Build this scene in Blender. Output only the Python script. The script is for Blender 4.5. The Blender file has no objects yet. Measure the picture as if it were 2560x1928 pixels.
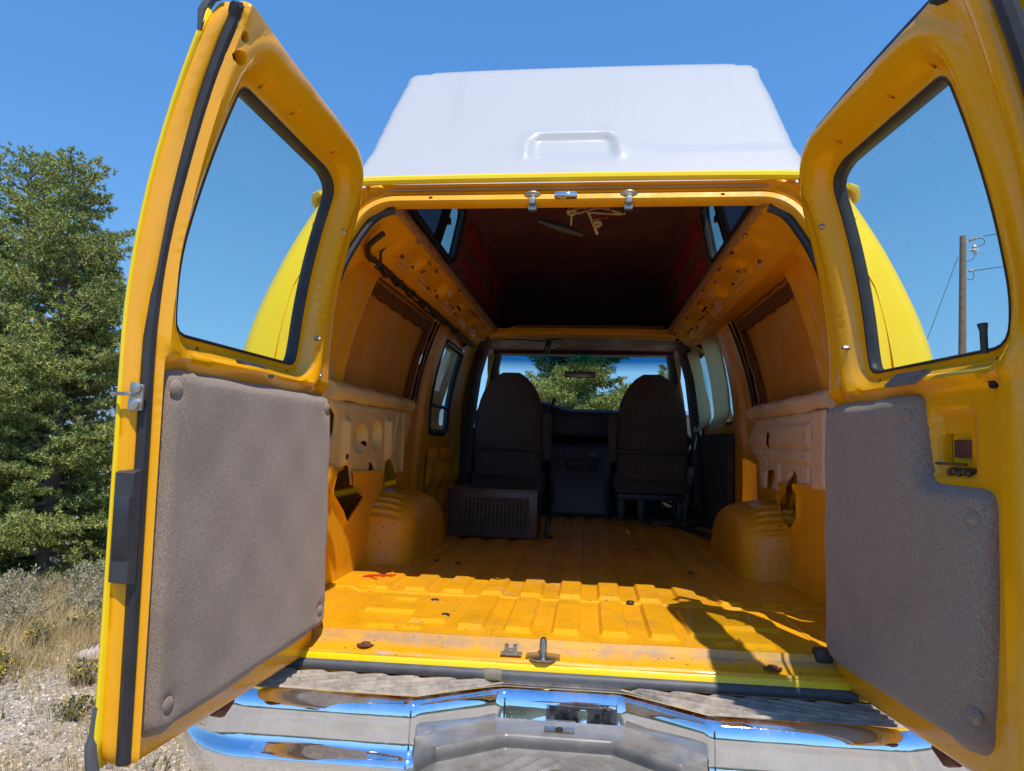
import bpy, bmesh, math, random
import numpy as np
from mathutils import Vector, Matrix
from mathutils.geometry import delaunay_2d_cdt

R = math.radians
scene = bpy.context.scene
COL = scene.collection

# ------------------------------------------------------------------ camera
def cam_matrix(loc, yaw, pit, rol):
    cy, sy = math.cos(yaw), math.sin(yaw)
    f = Vector((-sy*math.cos(pit), cy*math.cos(pit), math.sin(pit)))
    r = Vector((cy, sy, 0)); u = r.cross(f)
    r2 = math.cos(rol)*r + math.sin(rol)*u
    u2 = -math.sin(rol)*r + math.cos(rol)*u
    m = Matrix((r2, u2, -f)).transposed().to_4x4()
    m.translation = Vector(loc)
    return m
cd = bpy.data.cameras.new('camera'); cam = bpy.data.objects.new('camera', cd); COL.objects.link(cam)
cam.matrix_world = cam_matrix((.055, -1.94, 1.225), R(6.22), R(4.5), R(1.46))
cd.sensor_width = 36; cd.lens = 36*1771/2560; cd.clip_start = .02; cd.clip_end = 60000
scene.camera = cam

# ------------------------------------------------------------------ light
SUN_S = (-.20, .50)                       # shadow displacement per metre of height
w = bpy.data.worlds.new('World'); scene.world = w; w.use_nodes = True
nt = w.node_tree; nt.nodes.clear()
sky = nt.nodes.new('ShaderNodeTexSky'); sky.sky_type = 'NISHITA'; sky.sun_disc = False
d = Vector((-SUN_S[0], -SUN_S[1], 1)).normalized()     # towards the sun
sky.sun_elevation = math.asin(d.z); sky.sun_rotation = math.atan2(d.x, d.y)
sky.altitude = 900; sky.air_density = 1.8; sky.dust_density = 0; sky.ozone_density = 5.0
tcw = nt.nodes.new('ShaderNodeTexCoord'); mpw = nt.nodes.new('ShaderNodeMapping')       # high thin mountain air: less pale haze low down
mpw.inputs['Scale'].default_value = (1, 1, .8); mpw.inputs['Location'].default_value = (0, 0, .22)
nrm = nt.nodes.new('ShaderNodeVectorMath'); nrm.operation = 'NORMALIZE'
nt.links.new(tcw.outputs['Generated'], mpw.inputs['Vector']); nt.links.new(mpw.outputs[0], nrm.inputs[0]); nt.links.new(nrm.outputs[0], sky.inputs['Vector'])
bg = nt.nodes.new('ShaderNodeBackground'); bg.inputs['Strength'].default_value = .15
out = nt.nodes.new('ShaderNodeOutputWorld')
hs = nt.nodes.new('ShaderNodeHueSaturation'); hs.inputs['Saturation'].default_value = 1.27; hs.inputs['Hue'].default_value = .506
nt.links.new(sky.outputs[0], hs.inputs['Color']); nt.links.new(hs.outputs[0], bg.inputs[0]); nt.links.new(bg.outputs[0], out.inputs[0])
sl = bpy.data.lights.new('sun', 'SUN'); sl.energy = 3.9; sl.angle = R(.5); sl.color = (1, .95, .88)
so = bpy.data.objects.new('sun', sl); COL.objects.link(so)
so.rotation_euler = (-d).to_track_quat('-Z', 'Y').to_euler(); so.location = (3, -6, 12)
scene.view_settings.view_transform = 'Standard'; scene.view_settings.look = 'None'
scene.view_settings.exposure = 0.36; scene.view_settings.gamma = 1
scene.cycles.max_bounces = 10; scene.cycles.diffuse_bounces = 6; scene.cycles.transparent_max_bounces = 16
scene.cycles.sample_clamp_indirect = 6

# ------------------------------------------------------------------ materials
def _n(t, ty, **k):
    n = t.nodes.new(ty)
    for a, b in k.items(): setattr(n, a, b)
    return n
def noise(t, scale, detail=4, rough=.6, vec=None):
    n = _n(t, 'ShaderNodeTexNoise'); n.inputs['Scale'].default_value = scale
    n.inputs['Detail'].default_value = detail; n.inputs['Roughness'].default_value = rough
    if vec is not None: t.links.new(vec, n.inputs['Vector'])
    return n.outputs['Fac']
def ramp(t, fac, *stops):
    r = _n(t, 'ShaderNodeValToRGB'); e = r.color_ramp.elements
    while len(e) < len(stops): e.new(.5)
    for el, (p, c) in zip(e, stops):
        el.position = p; el.color = (c, c, c, 1) if isinstance(c, (int, float)) else (*c, 1)
    t.links.new(fac, r.inputs[0]); return r.outputs[0]
def mix(t, fac, a, b, mode='MIX'):
    m = _n(t, 'ShaderNodeMix', data_type='RGBA', blend_type=mode)
    for v, s in ((fac, 0), (a, 6), (b, 7)):
        if isinstance(v, (int, float)): m.inputs[s].default_value = v if s == 0 else (v, v, v, 1)
        elif isinstance(v, tuple): m.inputs[s].default_value = (*v, 1)
        else: t.links.new(v, m.inputs[s])
    return m.outputs[2]
def mul(t, a, b):
    m = _n(t, 'ShaderNodeMath', operation='MULTIPLY')
    for v, s in ((a, 0), (b, 1)):
        if isinstance(v, (int, float)): m.inputs[s].default_value = v
        else: t.links.new(v, m.inputs[s])
    return m.outputs[0]
def base_mat(name, col=(.5, .5, .5), rough=.5, metal=0, coat=0, spec=.5):
    m = bpy.data.materials.new(name); m.use_nodes = True; t = m.node_tree
    p = t.nodes['Principled BSDF']
    p.inputs['Base Color'].default_value = (*col, 1); p.inputs['Roughness'].default_value = rough
    p.inputs['Metallic'].default_value = metal; p.inputs['Coat Weight'].default_value = coat
    p.inputs['Coat Roughness'].default_value = .08; p.inputs['Specular IOR Level'].default_value = spec
    tc = _n(t, 'ShaderNodeTexCoord')
    return m, t, p, tc.outputs['Object']
def bump(t, p, h, strength=.3, dist=.01):
    b = _n(t, 'ShaderNodeBump'); b.inputs['Strength'].default_value = strength; b.inputs['Distance'].default_value = dist
    t.links.new(h, b.inputs['Height']); t.links.new(b.outputs[0], p.inputs['Normal'])
def scaled(t, vec, s):
    m = _n(t, 'ShaderNodeMapping'); m.inputs['Scale'].default_value = s; t.links.new(vec, m.inputs[0]); return m.outputs[0]

def paint(name, col, dirt=.5, rough=.28, coat=.5, scuff=(.10, .045, .012), drop=.8, wear=0, groove=None):
    m, t, p, v = base_mat(name, col, rough, 0, coat, .35)
    big = noise(t, 2.3, 4, .6, v)
    c = mix(t, ramp(t, big, (.35, 0), (.7, 1)), col, tuple(k*drop for k in col))
    grime = mul(t, ramp(t, noise(t, 9, 6, .7, v), (.55, 0), (.75, 1)), dirt*.35)
    c = mix(t, grime, c, (.28, .17, .07))
    spots = mul(t, ramp(t, noise(t, 42, 5, .65, v), (.69, 0), (.73, 1)), ramp(t, noise(t, 3.1, 3, .5, scaled(t, v, (1, 1, 1.3))), (.5, 0), (.62, dirt)))
    c = mix(t, spots, c, scuff)
    if wear:                                  # worn through to pinkish primer, scuffs and black specks
        c = mix(t, mul(t, ramp(t, noise(t, 11, 7, .75, v), (.57, 0), (.63, 1)), mul(t, ramp(t, noise(t, 2.2, 3, .5, v), (.50, 0), (.62, 1)), wear*.75)), c, (.50, .34, .26))
        c = mix(t, mul(t, ramp(t, noise(t, 75, 3, .6, v), (.655, 0), (.69, 1)), wear*.9), c, (.06, .03, .02))
        c = mix(t, mul(t, ramp(t, noise(t, 30, 5, .8, scaled(t, v, (1, .3, 1))), (.60, 0), (.66, 1)), mul(t, ramp(t, noise(t, 3.3, 3, .5, v), (.46, 0), (.6, 1)), wear*.5)), c, (.30, .17, .07))
    if groove:                                # dirt lying in the crease of the sill
        sy = _n(t, 'ShaderNodeSeparateXYZ'); t.links.new(v, sy.inputs[0])
        wv_ = ramp(t, sy.outputs[1], (0, 0), (1, 1)); mr_ = _n(t, 'ShaderNodeMapRange'); mr_.inputs[1].default_value = groove[0]; mr_.inputs[2].default_value = groove[1]; t.links.new(sy.outputs[1], mr_.inputs[0])
        tri = ramp(t, mr_.outputs[0], (0, 0), (.5, 1), (1, 0))
        c = mix(t, mul(t, tri, ramp(t, noise(t, 14, 6, .7, v), (.36, 0), (.58, .85))), c, (.34, .235, .15))
    chips = mul(t, ramp(t, noise(t, 130, 3, .6, v), (.70-.03*dirt, 0), (.735-.03*dirt, 1)), ramp(t, noise(t, 7, 4, .6, v), (.46, 0), (.60, min(1, dirt*1.1))))
    c = mix(t, chips, c, (.20, .13, .09))
    scr = mul(t, ramp(t, noise(t, 26, 4, .75, scaled(t, v, (.25, 2.2, 2.2))), (.66-.06*dirt, 0), (.71-.05*dirt, 1)), ramp(t, noise(t, 4, 3, .5, v), (.46, 0), (.62, dirt*.6)))
    c = mix(t, scr, c, (.36, .22, .13))
    t.links.new(c, p.inputs['Base Color'])
    t.links.new(ramp(t, noise(t, 6, 5, .7, v), (.3, rough*.7), (.75, min(1, rough*2))), p.inputs['Roughness'])
    bump(t, p, noise(t, 5, 3, .5, v), .12 if name != 'white_fibreglass' else .03, .02)
    return m
M = {}
ORG = (.86, .405, .006)
M['orange'] = paint('jamb_yellow_paint', ORG, .5, .40, .12, wear=.45)
M['floor'] = paint('floor_yellow_paint', (.80, .36, .005), 1.0, .34, .2, wear=1, groove=(-.075, -.022))
M['door'] = paint('door_yellow_paint', (.84, .37, .003), .14, .2, .5, drop=.94)
M['wheelwell'] = paint('well_yellow_paint', (.76, .35, .006), 1.0, .40, .12, wear=1)
M['lemon'] = paint('body_lemon_paint', (.88, .60, .003), .10, .25, .3, drop=.97)
M['panel'] = paint('plug_panel_paint', (.76, .35, .03), .4, .55, 0)
M['white'] = None
M['cream'] = paint('cream_overspray', (.80, .60, .23), .5, .45, .1, (.2, .12, .05))
M['pinkcream'] = paint('pinkish_primer', (.80, .63, .42), .4, .5, .1, (.2, .12, .05))
M['maroon'] = paint('maroon_gelcoat', (.36, .150, .155), .7, .5, .05, (.25, .16, .13), .6)
M['darkplum'] = paint('dark_plum_lining', (.075, .022, .035), .5, .6, 0, (.2, .12, .1), .7)  # front of the roof lining, darker than the maroon elsewhere
M['redpad'] = paint('dark_red_vinyl', (.46, .050, .055), .5, .45, .05, (.3, .15, .1))
M['brownframe'] = paint('brown_wood_strip', (.16, .065, .02), .8, .6, 0)
M['woodedge'] = paint('raw_wood_edge', (.42, .22, .10), .6, .7, 0)
def simple(name, col, rough=.5, metal=0, coat=0, nz=30, var=.25, bs=.1):
    m, t, p, v = base_mat(name, col, rough, metal, coat)
    c = mix(t, ramp(t, noise(t, nz, 5, .65, v), (.3, 0), (.7, 1)), tuple(k*(1-var) for k in col), tuple(min(1, k*(1+var)) for k in col))
    t.links.new(c, p.inputs['Base Color'])
    if bs: bump(t, p, noise(t, nz*2, 4, .6, v), bs, .004)
    return m
M['rubber'] = simple('black_rubber', (.022, .021, .022), .5, nz=20, var=.35)
M['greyrubber'] = simple('grey_rubber', (.075, .077, .082), .55, nz=18, var=.25)
M['blackplastic'] = simple('black_plastic', (.035, .036, .04), .45, nz=40)
M['dark'] = simple('dark_cavity', (.012, .010, .008), .9, bs=0)
M['seatcloth'] = simple('dark_seat_cloth', (.095, .074, .066), .95, nz=160, var=.35, bs=.5)
M['cabplastic'] = simple('grey_cab_plastic', (.11, .115, .125), .55, nz=60)
M['dashplastic'] = simple('dark_dash_plastic', (.035, .036, .042), .6, nz=60)
M['cabmat'] = simple('dark_rubber_mat', (.028, .030, .036), .6, nz=10, var=.4)
M['visor'] = simple('grey_beige_visor', (.55, .52, .47), .9, nz=80, var=.08)
def trim_mat():
    m, t, p, v = base_mat('pale_cream_trim', (.70, .69, .56), .55)
    tl = _n(t, 'ShaderNodeBsdfTranslucent'); tl.inputs[0].default_value = (.88, .85, .64, 1); mx = _n(t, 'ShaderNodeMixShader'); mx.inputs[0].default_value = .62
    o = [n for n in t.nodes if n.type == 'OUTPUT_MATERIAL'][0]; t.links.new(p.outputs[0], mx.inputs[1]); t.links.new(tl.outputs[0], mx.inputs[2]); t.links.new(mx.outputs[0], o.inputs[0]); return m
M['trim'] = trim_mat()
M['darktrim'] = simple('dark_grey_trim', (.050, .044, .040), .8, nz=60, var=.2)
M['galv'] = simple('zinc_plate', (.42, .40, .34), .4, .9, nz=30, var=.4)
M['steel'] = simple('bare_steel', (.45, .44, .42), .3, 1, nz=60, var=.2)
M['mirror'] = simple('mirror_silver', (.30, .29, .28), .3, .8, nz=20, var=.1, bs=0)
M['rust'] = simple('rusty_bolt', (.15, .05, .03), .8, .2, nz=60, var=.4)
M['boxmetal'] = simple('dark_brown_metal', (.085, .052, .036), .4, .3, nz=14, var=.5)
M['boxgrid'] = simple('brown_grille_metal', (.17, .11, .08), .5, .4, nz=40, var=.5)
M['tape'] = simple('brown_tape', (.20, .16, .11), .6, nz=30, var=.3)
M['bulb'] = simple('cream_bulb_socket', (.34, .25, .13), .5, nz=60)
M['wirewhite'] = simple('cream_wire', (.55, .42, .25), .5)
M['wirered'] = simple('red_wire', (.35, .03, .03), .5)
M['label'] = simple('pale_label', (.50, .48, .45), .8, nz=300, var=.15)
M['redstain'] = simple('red_marking', (.62, .05, .01), .5, nz=90, var=.3)
M['sealgrey'] = simple('grey_weatherstrip', (.20, .20, .21), .5, nz=40)
# carpet
def white_mat():
    m, t, p, v = base_mat('white_fibreglass', (.48, .475, .465), .28, 0, .35)
    st = ramp(t, noise(t, 9, 6, .7, scaled(t, v, (1, .12, .12))), (.55, 0), (.8, .5)); sp = ramp(t, noise(t, 70, 3, .6, v), (.735, 0), (.76, .6))
    c = mix(t, st, (.450, .442, .428), (.39, .38, .365)); s_ = _n(t, 'ShaderNodeSeparateXYZ'); t.links.new(v, s_.inputs[0])
    t.links.new(mix(t, sp, c, (.22, .20, .18)), p.inputs['Base Color']); return m
M['white'] = white_mat()
def carpet_mat():
    m, t, p, v = base_mat('grey_brown_carpet', (.1, .09, .085), 1.0, spec=.1)
    fine = noise(t, 640, 2, .7, v); mid = noise(t, 150, 3, .7, v); big = noise(t, 4, 4, .6, v)
    c = mix(t, ramp(t, fine, (.34, 0), (.66, 1)), (.115, .082, .058), (.50, .385, .290))
    c = mix(t, mul(t, ramp(t, mid, (.35, 0), (.65, 1)), .45), c, (.22, .152, .114))
    c = mix(t, mul(t, ramp(t, big, (.5, 0), (.72, 1)), .4), c, (.14, .098, .072))
    t.links.new(c, p.inputs['Base Color']); p.inputs['Sheen Weight'].default_value = .25
    bump(t, p, fine, .45, .004); return m
M['carpet'] = carpet_mat()
def chrome_mat():
    m, t, p, v = base_mat('chrome', (.80, .80, .80), .03, 1)
    sp = ramp(t, noise(t, 150, 3, .6, v), (.62, 0), (.70, 1))
    st = ramp(t, noise(t, 22, 5, .7, scaled(t, v, (1.6, 1, .12))), (.55, 0), (.72, 1))
    r = mix(t, mul(t, sp, .25), mix(t, mul(t, st, .35), .02, .18), .35)
    t.links.new(r, p.inputs['Roughness'])
    t.links.new(mix(t, mul(t, st, .3), (.82, .82, .82), (.60, .57, .50)), p.inputs['Base Color'])
    du_ = mix(t, mul(t, sp, .22), mul(t, ramp(t, noise(t, 11, 6, .7, v), (.45, 0), (.8, .14)), 1.0), .55)
    mm = _n(t, 'ShaderNodeMath', operation='SUBTRACT'); mm.inputs[0].default_value = 1; t.links.new(du_, mm.inputs[1]); t.links.new(mm.outputs[0], p.inputs['Metallic'])
    bump(t, p, noise(t, 7, 2, .5, v), .03, .02); return m
M['chrome'] = chrome_mat()
def pad_mat():
    m, t, p, v = base_mat('dusty_step_pad', (.2, .17, .14), .85)
    c = mix(t, ramp(t, noise(t, 16, 6, .7, v), (.35, 0), (.7, 1)), (.17, .145, .122), (.46, .385, .305))
    c = mix(t, ramp(t, noise(t, 90, 3, .7, v), (.62, 0), (.72, .7)), c, (.42, .36, .29))
    t.links.new(c, p.inputs['Base Color']); bump(t, p, noise(t, 80, 4, .7, v), .4, .004); return m
M['pad'] = pad_mat()
M['greypad'] = simple('grey_step_plastic', (.185, .170, .150), .32, nz=12, var=.35)
def glass_mat(name, tint, refl=1.0, rough=0.0, band=None):
    m = bpy.data.materials.new(name); m.use_nodes = True; t = m.node_tree; t.nodes.clear()
    o = _n(t, 'ShaderNodeOutputMaterial'); tr = _n(t, 'ShaderNodeBsdfTransparent'); gl = _n(t, 'ShaderNodeBsdfGlossy')
    gl.inputs['Roughness'].default_value = rough; tr.inputs[0].default_value = (*tint, 1)
    fr = _n(t, 'ShaderNodeFresnel'); gg = _n(t, 'ShaderNodeNewGeometry'); ir = _n(t, 'ShaderNodeMapRange')
    ir.inputs[3].default_value = 1.45; ir.inputs[4].default_value = 1/1.45; t.links.new(gg.outputs['Backfacing'], ir.inputs[0]); t.links.new(ir.outputs[0], fr.inputs[0])   # same reflection from either side
    tc = _n(t, 'ShaderNodeTexCoord')
    if band:                                   # shade band dyed into the top of a windscreen
        s = _n(t, 'ShaderNodeSeparateXYZ'); t.links.new(tc.outputs['Object'], s.inputs[0])
        mr = _n(t, 'ShaderNodeMapRange'); mr.inputs[1].default_value = band[0]; mr.inputs[2].default_value = band[1]
        t.links.new(s.outputs[2], mr.inputs[0])
        t.links.new(mix(t, mr.outputs[0], tint, band[2]), tr.inputs[0])
    else:                                      # specks of dirt on the pane
        sp = ramp(t, noise(t, 60, 3, .6, tc.outputs['Object']), (.73, 0), (.76, .5))
        t.links.new(mix(t, sp, tint, (.12, .11, .09)), tr.inputs[0])
    mx = _n(t, 'ShaderNodeMixShader'); t.links.new(mul(t, fr.outputs[0], refl), mx.inputs[0])
    du = _n(t, 'ShaderNodeBsdfDiffuse'); du.inputs[0].default_value = (.72, .70, .66, 1); md = _n(t, 'ShaderNodeMixShader')      # film of road dust
    t.links.new(ramp(t, noise(t, 5, 6, .7, tc.outputs['Object']), (.35, .012), (.75, .075 if not band else .03)), md.inputs[0])
    t.links.new(tr.outputs[0], md.inputs[1]); t.links.new(du.outputs[0], md.inputs[2])
    t.links.new(md.outputs[0], mx.inputs[1]); t.links.new(gl.outputs[0], mx.inputs[2]); t.links.new(mx.outputs[0], o.inputs[0])
    return m
M['glass'] = glass_mat('clear_tinted_glass', (.87, .96, .88))
M['sideglass'] = glass_mat('side_glass', (.70, .80, .74), 1.0)
M['roofglass'] = glass_mat('smoked_roof_glass', (.46, .60, .52))
M['roofscreen'] = glass_mat('dark_insect_screen', (.05, .055, .06), .6, .1)
M['windscreen'] = glass_mat('windscreen_glass', (.86, .92, .86), .8, 0, (1.84, 1.93, (.03, .20, .36)))

# ------------------------------------------------------------------ mesh helpers
def link(name, me, mats, parent=None, smooth=True):
    o = bpy.data.objects.new(name, me); COL.objects.link(o)
    for m in (mats if isinstance(mats, (list, tuple)) else [mats]): me.materials.append(m)
    if smooth: me.polygons.foreach_set('use_smooth', [True]*len(me.polygons))
    if parent is not None: o.parent = parent
    return o
def sharp(o, ang=35):
    me = o.data; bm = bmesh.new(); bm.from_mesh(me)
    for e in bm.edges:
        if len(e.link_faces) == 2 and e.calc_face_angle(0) > R(ang): e.smooth = False
    bm.to_mesh(me); bm.free(); return o
def mesh(name, verts, faces, mats, parent=None, smooth=True, ang=None, mi=None):
    me = bpy.data.meshes.new(name); me.from_pydata([tuple(map(float, v)) for v in verts], [], [tuple(map(int, f)) for f in faces]); me.update()
    o = link(name, me, mats, parent, smooth)
    if mi is not None: me.polygons.foreach_set('material_index', mi)
    if smooth and ang: sharp(o, ang)
    return o
def empty(name, loc=(0, 0, 0)):
    o = bpy.data.objects.new(name, None); COL.objects.link(o); o.location = loc; o.empty_display_size = .2; return o
def tag(o, label=None, cat=None, group=None, kind=None):
    for k, v in (('label', label), ('category', cat), ('group', group), ('kind', kind)):
        if v: o[k] = v
    return o
def seg_dist(P, poly, closed=True):
    A = np.asarray(poly, float); B = np.roll(A, -1, 0)
    if not closed: A, B = A[:-1], B[:-1]
    d = np.full(len(P), 1e9)
    for a, b in zip(A, B):
        ab = b-a; L = ab@ab
        t = np.clip(((P-a)@ab)/max(L, 1e-12), 0, 1)
        d = np.minimum(d, np.linalg.norm(P-(a+t[:, None]*ab), axis=1))
    return d
def inside(P, poly):
    A = np.asarray(poly, float); B = np.roll(A, -1, 0); c = np.zeros(len(P), bool)
    for (x1, y1), (x2, y2) in zip(A, B):
        if y1 == y2: continue
        k = ((y1 > P[:, 1]) != (y2 > P[:, 1])) & (P[:, 0] < (x2-x1)*(P[:, 1]-y1)/(y2-y1)+x1)
        c ^= k
    return c
def lin(a, b, x): return np.clip((x-a)/(b-a), 0, 1)
def sm(a, b, x):
    t = np.clip((x-a)/(b-a), 0, 1); return t*t*(3-2*t)
def dens(poly, step):
    r = []; n = len(poly)
    for i in range(n):
        a = np.array(poly[i], float); b = np.array(poly[(i+1) % n], float); k = max(1, int(np.ceil(np.linalg.norm(b-a)/step)))
        for j in range(k): r.append(a+(b-a)*j/k)
    return r
def rounded(poly, rad, n=6):
    P = [np.array(p, float) for p in poly]; N = len(P); r = []
    rads = rad if isinstance(rad, (list, tuple)) else [rad]*N
    for i in range(N):
        a, p, b = P[i-1], P[i], P[(i+1) % N]; q = rads[i]
        u = (a-p)/np.linalg.norm(a-p); v = (b-p)/np.linalg.norm(b-p)
        q1 = min(q, .48*np.linalg.norm(a-p), .48*np.linalg.norm(b-p))
        if q1 < 1e-5: r.append(p); continue
        s, e = p+u*q1, p+v*q1
        for k in range(n+1):
            t = k/n; r.append((1-t)**2*s+2*t*(1-t)*p+t*t*e)
    return [tuple(x) for x in r]
def resamp(poly, n):
    P = np.array(list(poly)+[poly[0]], float); L = np.concatenate(([0], np.cumsum(np.linalg.norm(np.diff(P, axis=0), axis=1)))); t = np.linspace(0, L[-1], n, endpoint=False)
    return list(np.column_stack((np.interp(t, L, P[:, 0]), np.interp(t, L, P[:, 1]))))
def grow(poly, d):
    P = np.array(poly, float); a = P-np.roll(P, 1, 0); b = np.roll(P, -1, 0)-P
    n1 = np.column_stack((a[:, 1], -a[:, 0])); n2 = np.column_stack((b[:, 1], -b[:, 0]))
    n = n1/np.maximum(np.linalg.norm(n1, axis=1, keepdims=True), 1e-9)+n2/np.maximum(np.linalg.norm(n2, axis=1, keepdims=True), 1e-9)
    n /= np.maximum(np.linalg.norm(n, axis=1, keepdims=True), 1e-9)
    area = (P[:, 0]*np.roll(P[:, 1], -1)-np.roll(P[:, 0], -1)*P[:, 1]).sum()
    return [tuple(p) for p in P+n*d*(1 if area > 0 else -1)]
def circ(x, y, r, n=10, ry=None): return [(x+r*math.cos(2*math.pi*k/n), y+(ry or r)*math.sin(2*math.pi*k/n)) for k in range(n)]
def tri2d(outline, holes, step, lines=()):
    pts = []; edges = []; LP = []
    for lp in [outline]+list(holes):
        q = dens(lp, step); b = len(pts); pts += q
        edges += [(b+i, b+(i+1) % len(q)) for i in range(len(q))]
    for ln in lines:
        a_ = np.array(ln[:-1], float); b_ = np.array(ln[1:], float); q = []
        for a0, b0 in zip(a_, b_):
            k = max(1, int(np.ceil(np.linalg.norm(b0-a0)/step))); q += [a0+(b0-a0)*j/k for j in range(k)]
        q.append(b_[-1]); b = len(pts); pts += q; LP += q; edges += [(b+i, b+i+1) for i in range(len(q)-1)]
    LP = np.array(LP) if LP else None
    O = np.array(outline, float); x0, y0 = O.min(0); x1, y1 = O.max(0)
    gx, gy = np.meshgrid(np.arange(x0+step*.5, x1, step), np.arange(y0+step*.5, y1, step)); gx[1::2] += step*.25
    G = np.column_stack((gx.ravel(), gy.ravel()))
    if len(G):
        ok = inside(G, outline)
        dd = seg_dist(G, outline)
        for h in holes: ok &= ~inside(G, h); dd = np.minimum(dd, seg_dist(G, h))
        if LP is not None: dd = np.minimum(dd, np.concatenate([np.min(np.linalg.norm(c[:, None]-LP[None], axis=2), 1) for c in np.array_split(G, max(1, len(G)//2000))])*1.0)
        G = G[ok & (dd > step*.45)]
    allp = [Vector((float(a), float(b))) for a, b in pts]+[Vector((float(a), float(b))) for a, b in G]
    v, e, f, *_ = delaunay_2d_cdt(allp, edges, [], 0, 1e-6)
    V = np.array([(q.x, q.y) for q in v]); F = np.array([t for t in f if len(t) == 3])
    c = V[F].mean(1); ok = inside(c, outline)
    for h in holes: ok &= ~inside(c, h)
    F = F[ok]
    a = V[F]; area = (a[:, 1, 0]-a[:, 0, 0])*(a[:, 2, 1]-a[:, 0, 1])-(a[:, 1, 1]-a[:, 0, 1])*(a[:, 2, 0]-a[:, 0, 0])
    F[area < 0] = F[area < 0][:, ::-1]
    used = np.unique(F); mp = -np.ones(len(V), int); mp[used] = np.arange(len(used))
    return V[used], mp[F]
def sheet(name, outline, holes, step, fn, mats, parent=None, thick=None, flip=False, ang=40, lines=()):
    """triangulated 2-D outline mapped to space by fn; thick = (dx,dy,dz) or fn for the back layer"""
    V, F = tri2d(outline, holes, step, lines)
    P = fn(V)
    if flip: F = F[:, ::-1]
    verts = P; faces = [tuple(f) for f in F]
    if thick is not None:
        Q = thick(V) if callable(thick) else P+np.array(thick, float)
        n = len(P); verts = np.vstack((P, Q)); faces += [tuple(n+k for k in f[::-1]) for f in F]
        ec = {}
        for f in F:
            for i in range(3):
                a, b = int(f[i]), int(f[(i+1) % 3]); ec[(a, b)] = 1
        for (a, b) in list(ec):
            if (b, a) not in ec: faces.append((b, a, n+a, n+b))
    return mesh(name, verts, faces, mats, parent, True, ang)
class MB:
    """collects simple shapes into ONE mesh"""
    def __init__(s): s.v = []; s.f = []; s.m = []
    def add(s, v, f, mi=0):
        b = len(s.v); s.v += [tuple(map(float, p)) for p in v]; s.f += [tuple(b+int(i) for i in q) for q in f]; s.m += [mi]*len(f)
    def box(s, x0, x1, y0, y1, z0, z1, bev=.004, mi=0, mat=None):
        bm = bmesh.new(); bmesh.ops.create_cube(bm, size=1)
        for v in bm.verts: v.co = Vector((x0+(v.co.x+.5)*(x1-x0), y0+(v.co.y+.5)*(y1-y0), z0+(v.co.z+.5)*(z1-z0)))
        if bev: bmesh.ops.bevel(bm, geom=list(bm.edges), offset=bev, segments=2, affect='EDGES', profile=.6)
        if mat is not None: bmesh.ops.transform(bm, matrix=mat, verts=bm.verts)
        bm.verts.index_update(); s.add([v.co for v in bm.verts], [[v.index for v in f.verts] for f in bm.faces], mi); bm.free()
    def tube(s, pts, r, n=8, mi=0, cap=True, closed=False):
        P = [Vector([float(k) for k in p]) for p in pts]; N = len(P); rr = [float(q) for q in r] if isinstance(r, (list, tuple)) else [float(r)]*N
        v = []; ref = None
        for i in range(N):
            a = P[i-1] if (i > 0 or closed) else P[i]; b = P[(i+1) % N] if (i < N-1 or closed) else P[i]
            tg = (b-a).normalized()
            if ref is None:
                ref = tg.orthogonal().normalized()
            ref = (ref-tg*ref.dot(tg))
            ref = ref.normalized() if ref.length > 1e-6 else tg.orthogonal().normalized()
            bi = tg.cross(ref)
            for k in range(n):
                an = 2*math.pi*k/n; v.append(P[i]+rr[i]*(math.cos(an)*ref+math.sin(an)*bi))
        f = []
        for i in range(N if closed else N-1):
            j = (i+1) % N
            for k in range(n): f.append((i*n+k, i*n+(k+1) % n, j*n+(k+1) % n, j*n+k))
        if cap and not closed: f += [tuple(range(n))[::-1], tuple((N-1)*n+k for k in range(n))]
        s.add(v, f, mi)
    def lathe(s, base, axis, prof, n=16, mi=0):
        ax = Vector(axis).normalized(); u = ax.orthogonal().normalized(); w_ = ax.cross(u); B = Vector(base); v = []
        for (r, h) in prof:
            for k in range(n):
                a = 2*math.pi*k/n; v.append(B+ax*h+r*(math.cos(a)*u+math.sin(a)*w_))
        f = []
        for i in range(len(prof)-1):
            for k in range(n): f.append((i*n+k, i*n+(k+1) % n, (i+1)*n+(k+1) % n, (i+1)*n+k))
        f.append(tuple(range(n))[::-1]); f.append(tuple((len(prof)-1)*n+k for k in range(n)))
        s.add(v, f, mi)
    def build(s, name, mats, parent=None, ang=40):
        return mesh(name, s.v, s.f, mats, parent, True, ang, s.m)
def loft(rings, close=True, cap0=False, cap1=False):
    n = len(rings[0]); v = [p for r in rings for p in r]; f = []
    for i in range(len(rings)-1):
        for k in range(n if close else n-1):
            f.append((i*n+k, i*n+(k+1) % n, (i+1)*n+(k+1) % n, (i+1)*n+k))
    if cap0: f.append(tuple(range(n))[::-1])
    if cap1: f.append(tuple((len(rings)-1)*n+k for k in range(n)))
    return v, f
def curve_pts(pts, k=6):
    P = [np.array(p, float) for p in pts]; r = []
    for i in range(len(P)-1):
        a = P[max(i-1, 0)]; b = P[i]; c = P[i+1]; d_ = P[min(i+2, len(P)-1)]
        for j in range(k):
            t = j/k; r.append(.5*((2*b)+(-a+c)*t+(2*a-5*b+4*c-d_)*t*t+(-a+3*b-3*c+d_)*t**3))
    r.append(P[-1]); return r

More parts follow.
